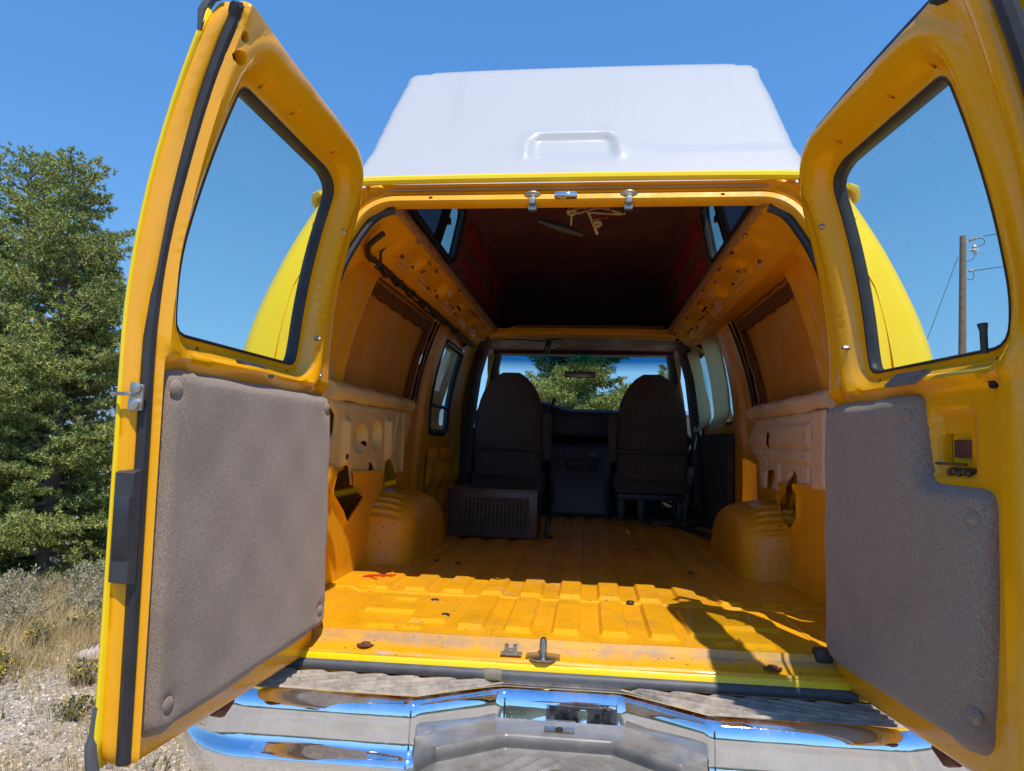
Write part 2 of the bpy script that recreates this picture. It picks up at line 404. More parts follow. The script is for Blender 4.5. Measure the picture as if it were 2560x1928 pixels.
# ------------------------------------------------------------------ the van
van = empty('van'); tag(van, 'yellow high-top cargo van with both rear doors wide open', 'van')
def g(z):                                   # rear face leans forward above the belt line
    z = np.asarray(z, float); t = np.maximum(0, z-1.42); return .30*t*t+.05*t
def wx(z):                                  # half width of the inner side wall
    z = np.asarray(z, float); t = np.maximum(0, z-1.42); return .86-.05*t-.30*t*t
def ox(z):                                  # half width of the outer skin
    return np.interp(np.asarray(z, float), [.5, .8, 1.0, 1.2, 1.38, 1.5, 1.6, 1.675, 1.8, 1.94, 2.0], [.97, 1.02, 1.05, 1.06, 1.055, 1.035, 1.008, .983, .938, .880, .842])

# --- cargo floor with stamped ribs
def rib(x, c, hw, s=.009): return np.clip((x-c+hw+s)/s, 0, 1)*np.clip((c+hw+s-x)/s, 0, 1)
def floor_fn(V):
    x, y = V[:, 0], V[:, 1]; h = np.zeros(len(V))
    for k in range(-2, 3): h += .011*rib(x, .003+.132*k, .032)*lin(.020, .042, y)*(1-lin(.405, .418, y))
    for k in range(-5, 6): h = np.maximum(h, .011*rib(x, .003+.132*k, .032)*lin(.470, .486, y)*(1-lin(2.98, 3.0, y)))
    for s in (-1, 1):                       # side plateaus of the rear section
        pl = .009*lin(.335, .345, s*x)*(1-lin(.600, .610, s*x))*lin(.070, .085, y)*(1-lin(.370, .385, y))*(1-lin(.440, .452, s*x)*(1-lin(.165, .180, y)))
        h = np.maximum(h, pl)
        h -= .007*rib(s*x, .51, .030)*lin(.26, .272, y)*(1-lin(.32, .332, y))
        h = np.maximum(h, .008*rib(s*x, .505, .040)*lin(-.012, .012, y)*(1-lin(.055, .064, y)))
        h = np.maximum(h, .008*rib(s*x, .42, .025)*lin(-.005, .012, y)*(1-lin(.030, .038, y)))
        h += .012*lin(.705, .735, s*x)      # raised skirt at the walls
    h += .0045*(lin(.432, .438, y)-lin(.447, .453, y))+.0035*rib(np.abs(x), .668, .004, .004)*lin(-.02, 0, y)
    h += .0012*np.sin(x*17+y*5)*np.sin(y*13)
    z = .708+h
    z = z-.017*(1-lin(-.046, -.036, y))      # drop to the striker shelf
    z = z-.022*(1-lin(-.098, -.048, y))-.006*np.sin(np.clip((y+.098)/.05, 0, 1)*3.14)*np.exp(-(x/.35)**2)
    z = z+.006*(lin(-.108, -.104, y)*(1-lin(-.100, -.095, y)))
    z = z-.045*(1-lin(-.118, -.109, y))
    return np.column_stack((x, y, z))
fx = np.unique(np.round(np.concatenate([np.linspace(-.88, .88, 89)]+[[.003+.132*k+q for q in (-.041, -.032, .032, .041)] for k in range(-5, 6)]+[[sg*q for q in (.335, .345, .44, .452, .6, .61, .471, .480, .54, .549, .456, .465, .545, .554, .386, .395, .445, .66, .664, .672, .676, .705, .735)] for sg in (-1, 1)]), 4))
fyy = np.unique(np.round(np.concatenate((np.linspace(-.119, -.03, 46), np.linspace(-.02, .5, 53), np.linspace(.5, 3.02, 64), (.020, .042, .405, .418, .470, .486, .070, .085, .370, .385, .165, .180, .26, .272, .32, .332, -.012, .012, .055, .064, -.005, .030, .038, .432, .438, .447, .453, -.036, 2.98, 3.0))), 4))
gx, gy = np.meshgrid(fx, fyy, indexing='ij'); n2 = len(fyy); P = floor_fn(np.column_stack((gx.ravel(), gy.ravel())))
mesh('cargo_floor', P, [(i*n2+j, (i+1)*n2+j, (i+1)*n2+j+1, i*n2+j+1) for i in range(len(fx)-1) for j in range(n2-1)], M['floor'], van, True, 14)
for sx in (-1, 1): b = MB(); b.lathe((sx*.52, -.070, .6805), (0, 0, 1), [(.024, 0), (.024, .001), (.013, .0015), (.012, .005), (.001, .006)], 14); b.build('sill_bolt', M['rust'], van)
for (x, y) in ((-.472, 1.01), (.474, 1.02), (-.42, .32), (-.35, .14), (.2, .43), (-.57, 1.05)):
    fl = MB(); fl.lathe((x, y, .716), (0, 0, 1), [(.014, 0), (.012, .003), (.006, .004)], 9); fl.build('floor_plug', M['rubber'], van)
b = MB()
for i in range(9):
    x = -.735+.011*i; b.tube([(x-.012, .60+.004*i, .7235), (x+.004, .64+.003*i, .7235)], .003, 4)
b.build('red_marking', M['redstain'], van)
v, f = loft([[(x, -.1005+.0*x, .6705), (x, -.107, .6695), (x, -.1135, .660), (x, -.1155, .645), (x, -.1155, .626)] for x in np.linspace(-.76, .74, 50)], False); mesh('sill_lip', v, f, M['lemon'], van)
# strikers on the sill shelf
b = MB(); b.lathe((-.05, -.078, .677), (0, 0, 1), [(.045, 0), (.045, .004), (.03, .006)], 12); b.lathe((-.05, -.078, .68), (0, 0, 1), [(.010, 0), (.010, .034), (.007, .044), (.002, .047)], 12)
b.build('striker_pin', M['steel'], van)
b = MB(); b.box(-.160, -.105, -.086, -.058, .677, .682, .002); b.box(-.150, -.140, -.080, -.064, .681, .702, .002); b.box(-.128, -.118, -.080, -.064, .681, .702, .002); b.box(-.150, -.118, -.077, -.067, .685, .692, .002)
b.build('striker_clip', M['galv'], van)
b = MB(); b.box(.63, .675, -.05, -.01, .69, .725, .01)
b.build('door_check_stop', M['blackplastic'], van)

# --- wheel wells
def wheel_well(side):
    prof = curve_pts([(.86, .70), (.872, .80), (.895, .90), (.945, .955), (1.04, .985), (1.25, .997), (1.42, .985), (1.58, .935), (1.70, .84), (1.765, .71)], 18)
    prof = [np.array(p) for p in prof]; c = np.array((1.30, .69)); rings = []
    for t, x in ((0, .90), (0, .88), (.004, .84), (.014, .80), (.024, .775), (.036, .75), (.054, .722), (.076, .700), (.105, .682), (.140, .669), (.185, .660), (.25, .654), (.38, .651), (.7, .650), (.985, .650)):
        ring = []
        for i, p in enumerate(prof):
            q = p+(c-p)*t; q[1] = max(q[1], .70)
            al = i/18.0                      # pressed stiffening ribs across the rear shoulder
            for cc in (2.05, 2.55, 3.05, 3.6, 4.2):
                rb = float(np.clip(1.6-abs(al-cc)/.085, 0, 1)); q = q+(p-c)/np.linalg.norm(p-c)*.012*rb*float(np.interp(x, [.70, .73, .75, .86, .89], [0, .35, 1, 1, .2]))
            ring.append((side*x, q[0], q[1]))
        rings.append(ring)
    v, f = loft(rings, False)
    if side > 0: f = [q[::-1] for q in f]
    return mesh('wheel_well', v, f, M['wheelwell'], van, True, 32)
wheel_well(-1); wheel_well(1)

# --- side walls
def wall(side):
    out_ = [(.02, .70), (4.30, .70), (4.30, 1.40), (4.10, 2.02), (.10, 2.02), (.10, 1.9), (.02, 1.42)]
    panel = rounded([(.60, 1.41), (1.70, 1.41), (1.86, 1.885), (.76, 1.885)] if side < 0 else [(.60, 1.41), (1.60, 1.41), (1.79, 1.885), (.76, 1.885)], .05)
    holes = [panel, rounded([(3.28, 1.33), (4.10, 1.33), (4.02, 1.80), (3.93, 1.965), (3.36, 1.965)], .06)]
    if side < 0:
        holes.append(rounded([(2.05, 1.25), (2.62, 1.25), (2.80, 1.83), (2.15, 1.83)], .07))
    else:
        holes += [rounded([(2.12, 1.36), (2.52, 1.36), (2.57, 1.83), (2.17, 1.83)], .06), rounded([(2.66, 1.36), (3.08, 1.36), (3.10, 1.83), (2.70, 1.83)], .06)]
    # openings cut in the lower wall (cavities behind the stamped inner panel)
    if side < 0:
        cav = [[(.56, 1.03), (.60, 1.14), (.90, 1.14), (.955, .985), (.80, .955), (.745, .905), (.70, .94)], rounded([(1.06, 1.02), (1.04, 1.14), (1.15, 1.15), (1.20, 1.03)], .02), rounded([(1.24, .93), (1.23, 1.12), (1.42, 1.14), (1.40, .93)], .03), rounded([(.12, 1.12), (.14, 1.34), (.36, 1.30), (.40, 1.22), (.30, 1.12)], .04)]
    else:
        cav = [[(.795, 1.155), (.749, 1.08), (.752, .969), (.83, .925), (.955, .957), (.989, 1.007), (.872, 1.062)], rounded([(.80, 1.135), (.80, 1.075), (.98, 1.05), (.93, 1.135)], .015), rounded([(1.09, 1.12), (1.09, 1.01), (1.25, 1.00), (1.25, 1.12)], .015), rounded([(1.56, .95), (1.56, 1.14), (1.82, 1.17), (1.82, .95)], .02), rounded([(.12, 1.12), (.14, 1.34), (.36, 1.30), (.40, 1.22), (.30, 1.12)], .04)]
    holes += cav
    def fn(V):
        y, z = V[:, 0], V[:, 1]; x = wx(z)
        r = .014*sm(.0, .03, seg_dist(V, panel))*(1-sm(.05, .075, seg_dist(V, panel)))          # frame round the plugged window
        r = r+.018*sm(1.83, 1.86, y-.32*(z-1.42))*(1-sm(2.0, 2.03, y-.32*(z-1.42)))*sm(.75, .9, z)   # pillar
        r = r-.020*sm(.14, .17, y-.25*(z-1.42))*(1-sm(.42, .46, y-.25*(z-1.42)))*sm(1.48, 1.52, z)*(1-sm(1.80, 1.86, z))
        r = r+.105*(1-sm(.36, .50, y))*sm(1.66, 1.92, z)
        r = r+.006*np.sin(y*9)*np.sin(z*13)*sm(.72, .8, z)*(1-sm(1.3, 1.38, z))
        return np.column_stack((side*(x-r), y, z))
    sheet('side_wall', out_, holes, .03, fn, M['orange'], van, None, side > 0, 50)
    # rear window plug: recessed sheet, raw wood strips round it
    pf = lambda V: np.column_stack((side*(wx(V[:, 1])+.045), V[:, 0], V[:, 1]))
    sheet('window_plug', rounded([(.50, 1.36), (1.80, 1.36), (1.95, 1.93), (.66, 1.93)], .02), [], .04, pf, M['panel'], van, (side*.01, 0, 0), side > 0)
    a, bq = panel, None
    y1 = 1.70 if side < 0 else 1.60; dy = .16 if side < 0 else .19
    def strip(nm, poly, off, m):
        sheet(nm, poly, [], .02, lambda V: np.column_stack((side*(wx(V[:, 1])+off+.006*np.sin(V[:, 0]*31)*np.cos(V[:, 1]*40)), V[:, 0], V[:, 1])), m, van, (side*.018, 0, 0), side > 0)
    strip('wood_strip', [(.74, 1.805), (y1+dy-.035, 1.805), (y1+dy-.02, 1.850), (.755, 1.850)], .020, M['brownframe'])
    strip('wood_strip', [(y1-.07, 1.42), (y1-.02, 1.42), (y1+dy-.045, 1.80), (y1+dy-.095, 1.80)], .020, M['brownframe'])
    strip('wood_edge', [(.76, 1.853), (y1+dy-.02, 1.853), (y1+dy-.02, 1.862), (.76, 1.862)], .012, M['woodedge'])
    strip('wood_edge', [(y1-.018, 1.42), (y1-.008, 1.42), (y1+dy-.022, 1.85), (y1+dy-.032, 1.85)], .012, M['woodedge'])
    b = MB(); b.tube([(side*float(wx(z)+.004), y1+.02+dy*(z-1.42)/.46, z) for z in np.linspace(1.40, 1.885, 10)], .017, 8)
    b.build('window_seal', M['rubber'], van)
for s in (-1, 1): wall(s)

# belt ledges and the stamped inner panels below them
def ledge(side, y0, y1):
    sec = [(.870, 1.425), (.845, 1.424), (.815, 1.412), (.806, 1.400), (.812, 1.370), (.835, 1.352), (.87, 1.348)]
    rings = [[(side*(x-.004*math.sin(y*17)*(1 if 0 < k < 6 else 0)), y, z+.003*math.sin(y*23)) for k, (x, z) in enumerate(sec)] for y in np.linspace(y0, y1, 30)]
    v, f = loft(rings, True, True, True)
    mesh('belt_ledge', v, f, M['cream'] if side < 0 else M['pinkcream'], van, True, 60)
ledge(-1, .40, 1.52); ledge(1, .43, 1.56)
def stamped_left():
    o = [(.40, 1.352), (1.52, 1.352), (1.526, 1.329), (1.506, 1.282), (1.414, 1.189), (1.406, 1.067), (1.284, 1.066), (1.256, 1.098), (1.20, 1.131), (1.139, 1.131), (1.10, 1.118), (1.084, 1.056), (.968, 1.058), (.945, 1.102), (.919, 1.122), (.870, 1.124), (.855, 1.06), (.671, 1.046), (.64, 1.115), (.609, 1.123), (.52, 1.112), (.48, 1.053), (.43, 1.053), (.41, 1.111), (.40, 1.19), (.46, 1.24), (.47, 1.30), (.42, 1.33)]
    H = [circ(y, z, r, 8) for y, z, r in ((.56, 1.33, .007), (.66, 1.325, .006), (.80, 1.335, .006), (1.05, 1.322, .007), (1.2, 1.33, .005), (1.35, 1.325, .005), (.55, 1.155, .013), (.82, 1.20, .012), (1.10, 1.175, .010), (.62, 1.21, .006), (.62, 1.27, .006), (1.02, 1.30, .006), (1.30, 1.24, .006), (.47, 1.15, .006), (.95, 1.16, .006))]
    def fn(V):
        y, z = V[:, 0], V[:, 1]; r = np.zeros(len(V))
        r += .022*lin(.52, .55, y)*(1-lin(.575, .60, y))*lin(1.12, 1.15, z)*(1-lin(1.28, 1.30, z))
        r += .025*lin(1.06, 1.09, y)*(1-lin(1.11, 1.14, y))*lin(1.12, 1.15, z)*(1-lin(1.30, 1.31, z))
        for (cy, cz, ry, rz) in ((.74, 1.22, .085, .055), (.95, 1.235, .07, .06)):
            q = np.sqrt(((y-cy)/ry)**2+((z-cz)/rz)**2); r -= .035*(1-lin(.75, 1.05, q))
        r += .008*lin(1.18, 1.195, y-.5*(z-1.2))*(1-lin(1.21, 1.225, y-.5*(z-1.2)))
        r += .008*lin(1.345, 1.36, y)*(1-lin(1.37, 1.385, y))
        r -= .006*(1-lin(0, .008, seg_dist(V, o)))
        return np.column_stack((-(wx(z)-.038-r), y, z))
    sheet('stamped_panel', o, H, .0085, fn, M['cream'], van, (-.006, 0, 0), False, 28)
def stamped_right():
    o = [(.43, 1.352), (1.45, 1.352), (1.46, 1.30), (1.529, 1.285), (1.529, 1.193), (1.385, 1.189), (1.345, 1.05), (1.275, 1.05), (1.256, 1.125), (1.17, 1.133), (1.115, 1.128), (1.10, 1.108), (1.18, 1.055), (1.02, 1.052), (.88, 1.12), (.868, 1.135), (.815, 1.140), (.795, 1.12), (.79, 1.06), (.66, 1.07), (.655, 1.155), (.60, 1.145), (.59, 1.09), (.43, 1.095)]
    H = [[(1.205, 1.289), (1.13, 1.288), (1.155, 1.227), (1.225, 1.227)]]
    for i, y in enumerate((.55, .66, .78, .93, 1.08, 1.26, 1.36)):
        H.append(circ(y, 1.337, .006, 8)); 
        if i != 4: H.append(circ(y, 1.272, .012, 9, .015))
        H.append(circ(y+.03, 1.205, .012, 9, .014 if i % 2 else .02))
    H += [[(1.21, 1.19), (1.235, 1.19), (1.235, 1.15), (1.21, 1.15)], [(.73, 1.175), (.745, 1.175), (.745, 1.12), (.73, 1.12)], circ(.99, 1.165, .007, 8), circ(.97, 1.13, .006, 8)]
    def fn(V):
        y, z = V[:, 0], V[:, 1]; r = np.zeros(len(V))
        r += .012*lin(1.225, 1.24, z)*(1-lin(1.305, 1.32, z))*lin(.60, .63, y)
        r += .010*lin(1.165, 1.18, z)*(1-lin(1.215, 1.225, z))*lin(.60, .63, y)*(1-lin(1.4, 1.43, y))
        r += .018*(1-lin(.56, .60, y))
        r += .010*lin(1.0, 1.02, y)*(1-lin(1.03, 1.05, y))*(1-lin(1.15, 1.17, z))
        r -= .006*(1-lin(0, .008, seg_dist(V, o)))
        return np.column_stack((wx(z)-.038-r, y, z))
    sheet('stamped_panel', o, H, .0085, fn, M['pinkcream'], van, (.006, 0, 0), True, 28)
stamped_left(); stamped_right()
# lower inner brace between wheel well and wall
for side in (-1, 1):
    hole = [(.43, 1.10), (.50, 1.115), (.60, 1.115), (.655, 1.04), (.762, .994), (.585, .917), (.535, .964), (.43, 1.03)] if side < 0 else [(.795, 1.12), (.749, 1.06), (.752, .969), (.83, .925), (.955, .957), (.989, 1.0), (.90, 1.055)]
    def fn(V, side=side, hole=hole):
        y, z = V[:, 0], V[:, 1]; q = seg_dist(V, hole); cr = np.abs(np.sin(y*17+z*9))
        return np.column_stack((side*(.820-.012*(1-lin(.006, .014, q))-.014*lin(.30, .31, y-.15*(z-.9))*(1-lin(.37, .38, y-.15*(z-.9)))-.018*(1-lin(.775, .79, z+.10*np.sin(y*3)))-.008*lin(1.06, 1.07, z)), y, z))
    sheet('quarter_brace', [(.06, .70), (1.0, .70), (1.06, 1.04), (1.0, 1.09), (.62, 1.10), (.40, 1.13), (.06, 1.13)], [hole], .02, fn, M['orange'], van, (side*.006, 0, 0), side > 0, 60)

# --- roof side rails with stamped boxes, slots and screws
def rail(side):
    sec = np.array([(.552, 1.955), (.556, 1.935), (.575, 1.924), (.605, 1.905), (.64, 1.884), (.665, 1.862), (.685, 1.852), (.73, 1.862), (.80, 1.875)])
    L = np.concatenate(([0], np.cumsum(np.linalg.norm(np.diff(sec, axis=0), axis=1))))
    tot = L[-1]; nrm = np.array((-.55, -.83))
    slots = [[(.80, .085), (.86, .080), (.86, .100), (.80, .105)], circ(.775, .105, .010, 8, .018), circ(1.30, .09, .008, 8), circ(1.05, .12, .006, 8), circ(.52, .10, .008, 8), circ(1.55, .12, .008, 8), [(1.62, .085), (1.70, .085), (1.70, .098), (1.62, .098)]]
    def fn(V):
        y, s = V[:, 0], V[:, 1]; x = np.interp(s, L, sec[:, 0]); z = np.interp(s, L, sec[:, 1]); r = np.zeros(len(V))
        for c, hw in ((.66, .10), (1.02, .17), (1.50, .15), (1.92, .14), (2.30, .12)):
            r -= .020*sm(c-hw, c-hw+.025, y)*(1-sm(c+hw-.025, c+hw, y))*sm(.045, .06, s)*(1-sm(.125, .14, s))
        r += .010*sm(.40, .43, y)*(1-sm(.5, .53, y))*sm(.04, .06, s)*(1-sm(.11, .13, s))
        r += .006*np.sin(y*41)*np.exp(-((s-.02)/.02)**2)*.6
        r += .018*sm(1.18, 1.21, y)*(1-sm(1.29, 1.33, y))*sm(.06, .08, s)*(1-sm(.12, .13, s))
        return np.column_stack((side*(x+nrm[0]*r), y, z+nrm[1]*r))
    sheet('roof_rail', [(.12, 0), (2.62, 0), (2.62, tot), (.12, tot)], slots, .014, fn, M['orange'], van, (side*.004, 0, .010), side < 0, 50)
    rnd = random.Random(3+side)
    for k in range(20):
        y = .45+k*.105+rnd.uniform(-.03, .03); s = rnd.choice((.03, .05, .11, .125)); x = np.interp(s, L, sec[:, 0]); z = np.interp(s, L, sec[:, 1])
        b = MB(); b.lathe((side*(x-.004), y, z-.004), (-side*.55, 0, -.83), [(.008, 0), (.008, .003), (.004, .006), (.003, .012)], 7); b.build('rail_screw', M['rust'] if k % 3 else M['steel'], van)
    # ragged fibreglass flange on the rail
    n = 90; rnd = random.Random(8+side); rings = []
    for i in range(n):
        y = .14+2.48*i/(n-1); j = rnd.uniform(0, .010); rings.append([(side*.546, y, 1.960), (side*(.545+.003*math.sin(i)), y, 1.938-j), (side*(.556), y, 1.930-j), (side*.562, y, 1.962)])
    v, f = loft(rings, True, True, True); mesh('roof_flange', v, f, M['woodedge'], van, True, 60)
    if side < 0:
        b = MB(); rnd = random.Random(5)
        for q in range(3):
            pts = [(-.700-.009*q+.003*math.sin(y*5+q*2), y, 1.851-.007*q+.005*math.sin(y*6+q*1.7)) for y in np.linspace(.50, 2.7, 30)]
            b.tube(curve_pts(pts, 3), .0065-.001*q, 6)
        for y in (.62, .78, .98, 1.22, 1.48, 1.7, 2.0): b.tube([(-.69, y, 1.862), (-.70, y+.01, 1.838), (-.72, y+.015, 1.835), (-.735, y+.01, 1.86)], .008, 6)
        b.tube(curve_pts([(-.60, .20, 1.87), (-.66, .24, 1.84), (-.69, .34, 1.83), (-.70, .44, 1.845), (-.705, .55, 1.85)]), .010, 7)
        b.tube(curve_pts([(-.635, .40, 1.90), (-.66, .38, 1.86), (-.655, .36, 1.82), (-.67, .36, 1.80)]), .005, 6)
        b.build('wiring_harness', M['rubber'], van)
for s in (-1, 1): rail(s)

# --- rear door frame: header and pillars in one ring
def frame():
    o = [(-.80, .60), (.80, .60), (.84, 1.0), (.80, 1.42), (.76, 1.70), (.71, 1.93), (.665, 1.985), (.60, 2.0), (-.60, 2.0), (-.665, 1.985), (-.71, 1.93), (-.76, 1.70), (-.80, 1.42), (-.84, 1.0)]
    i = rounded([(-.735, .66), (.735, .66), (.745, 1.42), (.70, 1.75), (.605, 1.935), (-.605, 1.935), (-.70, 1.75), (-.745, 1.42)], [.06, .06, .2, .2, .07, .07, .2, .2], 8)
    def fn(V):
        x, z = V[:, 0], V[:, 1]; y = g(z)-.004
        di = seg_dist(V, i)
        y = y+.012*sm(.024, .027, di)*(1-sm(.029, .032, di))+.026*sm(.032, .038, di)*(1-sm(.056, .066, di))
        y = y+.010*(1-sm(0, .008, di))
        return np.column_stack((x, y, z))
    FL = [grow(i, d)+[grow(i, d)[0]] for d in (-.008, -.024, -.027, -.030, -.032, -.038, -.056, -.066)] if False else [grow(i, d)+[grow(i, d)[0]] for d in (.008, .024, .0275, .032, .038)]
    sheet('rear_opening_frame', o, [i]+[circ(sx*.43, 1.952, .007, 8, .0045) for sx in (-1, 1)], .011, fn, M['orange'], van, (0, .05, 0), False, 50, FL)
    b = MB(); pts = [(x, float(g(z))-.03, z) for x, z in ((-.70, 1.955), (-.665, 1.99), (-.60, 2.004), (0, 2.008), (.60, 2.004), (.665, 1.99), (.70, 1.955))]
    b.tube(curve_pts(pts, 6), .013, 8); b.build('drip_rail', M['lemon'], van)
    rn = random.Random(12)
    for (xa, xb_) in ((-.56, -.38), (-.15, .02), (.05, .13), (.20, .33), (.36, .56)):
        b = MB(); P_ = [(x, float(g(1.964))+.006+rn.uniform(-.002, .002), 1.9655+rn.uniform(-.0025, .0025)) for x in np.arange(xa, xb_, .012)]; b.tube(P_, [rn.uniform(.0012, .0038) for _ in P_], 5); b.build('sealant_bead', M['tape'], van)
    b = MB(); pts = [(x, float(g(z))-.006, z) for x, z in ((-.60, 1.990), (-.4, 1.992), (0, 1.993), (.4, 1.992), (.60, 1.990))]
    for sx in (-1, 1):
        q = [(x, z) for x, z in resamp(grow(i, -.010), 240) if x*sx > .545 and z > .72]; q = sorted(q, key=lambda e: math.atan2(e[1]-1.3, (e[0])*sx))
        b = MB(); b.tube([(x, float(g(z))+.040, z) for x, z in q], .0125, 8); b.build('opening_seal', M['rubber'], van)
frame()
# latches and lamp under the header
for k, x in enumerate((-.122, .162)):
    b = MB(); b.lathe((x, .125, 1.950), (0, -.62, -1), [(.031, 0), (.031, .004), (.026, .009), (.012, .010)], 18); b.box(x-.009, x+.009, .098, .118, 1.928, 1.948, .003); b.box(x-.012, x+.012, .118, .14, 1.915, 1.930, .002)
    b.build('door_latch', M['galv'], van)
b = MB(); b.box(-.055, .010, .10, .14, 1.945, 1.965, .006); b.tube([(-.050, .098, 1.950), (-.022, .080, 1.944), (.006, .098, 1.950)], .011, 10)
b.build('licence_lamp', M['chrome'], van)

# --- outer body sides (lemon paint)
def body_side(side):
    o = [(.05, .55), (5.3, .55), (5.2, 1.2), (4.85, 1.30), (4.15, 1.99)]+[(.05+float(g(z)), z) for z in np.linspace(1.99, 1.0, 14)]
    H = [rounded([(3.26, 1.33), (4.2, 1.33), (4.05, 1.80), (3.95, 1.945), (3.34, 1.945)], .06), rounded([(.90, .55), (1.02, .80), (1.15, .86), (1.5, .86), (1.65, .80), (1.76, .55)], .0)]
    if side < 0: H.append(rounded([(2.03, 1.23), (2.66, 1.23), (2.82, 1.85), (2.13, 1.85)], .07))
    else: H += [rounded([(2.10, 1.34), (2.54, 1.34), (2.59, 1.85), (2.15, 1.85)], .06), rounded([(2.64, 1.34), (3.10, 1.34), (3.12, 1.85), (2.68, 1.85)], .06)]
    H = [H[0]]+H[2:]
    def fn(V):
        y, z = V[:, 0], V[:, 1]; x = ox(z)
        x = x-.075*(1-lin(0, .22, y-.05-g(z)))**2
        x = x+.006*sm(1.40, 1.405, z)*(1-sm(1.43, 1.44, z))
        return np.column_stack((side*x, y, z))
    sheet('body_side', o, H, .035, fn, M['lemon'], van, None, side > 0, 50)
    b = MB(); b.tube([(side*(float(ox(1.985))+.004-.03*(k < 2)*(2-k)), y, 1.992) for k, y in enumerate((.16, .19, .26, .6, 1.5, 3.0, 4.1))], [.008, .012, .012, .012, .012, .012, .012], 8); b.build('roof_gutter', M['lemon'], van)
    zs = [(.842, 1.99), (.80, 2.004), (.70, 2.010)]
    v, f = loft([[(side*(x-.05*(k == 0)), y, z) for x, z in zs] for k, y in enumerate((.16, .22, 1.5, 3.0, 4.1))], False); mesh('roof_edge', v, [q if side > 0 else q[::-1] for q in f], M['lemon'], van)
    # rear corner return between skin and door opening
    zs = np.linspace(.58, 1.988, 40)
    rings = [[(side*(float(ox(z))-.0690), .062+float(g(z)), z), (side*(float(ox(z))-.0735), .049+float(g(z)), z), (side*(float(ox(z))-.11), .036+float(g(z)), z), (side*.83*(1 if z < 1.42 else (.83-.25*(z-1.42))/.83), .03+float(g(z)), z)] for z in zs]
    v, f = loft(rings, False); mesh('rear_corner_panel', v, [q if side < 0 else q[::-1] for q in f], M['lemon'], van)
    b = MB(); zc = np.linspace(1.15, 1.75, 9)
    b.tube([(side*(.76 if z < 1.42 else .76-.22*(z-1.42)), .012+float(g(z)), z) for z in zc], .016, 8)
    b.build('hinge_side_seal', M['rubber'], van)
for s in (-1, 1): body_side(s)
b = MB(); b.box(-.95, .95, .10, 5.0, .50, .52, 0); b.box(-.97, .97, 5.15, 5.25, .5, 1.15, .03); b.build('underbody', M['dark'], van)
for (x, y) in ((-.82, 1.32), (.82, 1.32), (-.82, 4.6), (.82, 4.6)): b = MB(); b.lathe((x-.11, y, .36), (1, 0, 0), [(.20, 0), (.34, .0), (.36, .03), (.36, .19), (.34, .22), (.20, .22)], 28); b.build('tyre', M['rubber'], van)
v = []; rings = []
for x in np.linspace(-.92, .92, 17): rings.append([(x, y, z-.03*(x/.92)**2) for y, z in ((4.86, 1.33), (5.0, 1.32), (5.15, 1.25), (5.27, 1.12), (5.29, .8), (5.27, .55))])
v, f = loft(rings, False); mesh('bonnet', v, f, M['lemon'], van)

# --- high-top roof shell
def rw(z):                                   # half width of the shell
    z = np.asarray(z, float); return np.interp(z, [1.95, 2.0, 2.15, 2.40, 2.56], [.735, .725, .676, .640, .606])
SL = .60                                      # the rear face slants forward
def slant(z): return .142+(np.asarray(z, float)-1.985)*SL
def shell():
    zt = 2.572
    n = 120; right = [(float(rw(z)), z) for z in np.linspace(1.985, 2.50, 10)]
    arc = [(.565+.058*math.cos(a), 2.503+.056*math.sin(a)) for a in np.linspace(.15, math.pi/2, 8)]
    top = [(x, zt-.012+.012*(1-(x/.55)**2)+.0) for x in np.linspace(.50, 0, 8)]
    half = right+arc+top
    loop = half+[(-x, z) for x, z in half[::-1][1:]]
    poly = [(x, z) for x, z in loop]
    recess_o = rounded([(-.152, 2.095), (-.150, 2.222), (.128, 2.222), (.135, 2.095)], [.01, .045, .045, .01], 8)
    def fn(V):
        x, z = V[:, 0], V[:, 1]; d = seg_dist(V, poly)
        base = slant(z); y = base.copy()
        y = y+.030*(1-np.sqrt(np.clip(1-(1-np.clip(d/.032, 0, 1))**2, 0, 1)))*(z > 2.02)
        ins = inside(V, recess_o); dr = seg_dist(V, recess_o)
        fade = sm(2.100, 2.135, z)
        y = y+.011*np.where(ins, sm(0, .022, dr), 0)*fade
        y = y-.010*np.where(~ins, 1-sm(0, .03, dr), 1-sm(0, .012, dr))*fade*.8
        line = 2.150+.065*np.exp(-((x+.01)/.19)**4)*1.0
        y = y-.0035*sm(-.001, .001, line-z)*(1-fade*ins)
        return np.column_stack((x, y, z))
    sheet('high_roof_rear', poly, [], .016, fn, M['white'], van, None, False, 70)
    rings = []
    for s_ in (0, .015, .05, .14, .28):
        drop = max(0, (s_-2.3))*.38; k = 1
        ring = []
        for (x, z) in loop:
            d0 = .030 if z > 2.02 else 0
            ring.append((x*(1+.002*min(1, s_/.05)), float(slant(z))+d0+s_, z+(.0015*min(1, s_/.05) if z > 2.3 else 0)))
        rings.append(ring)
    return rings
rings = shell()
v, f = loft(rings[:5], False); mesh('high_roof_rim', v, [q[::-1] for q in f], M['white'], van, True, 70)
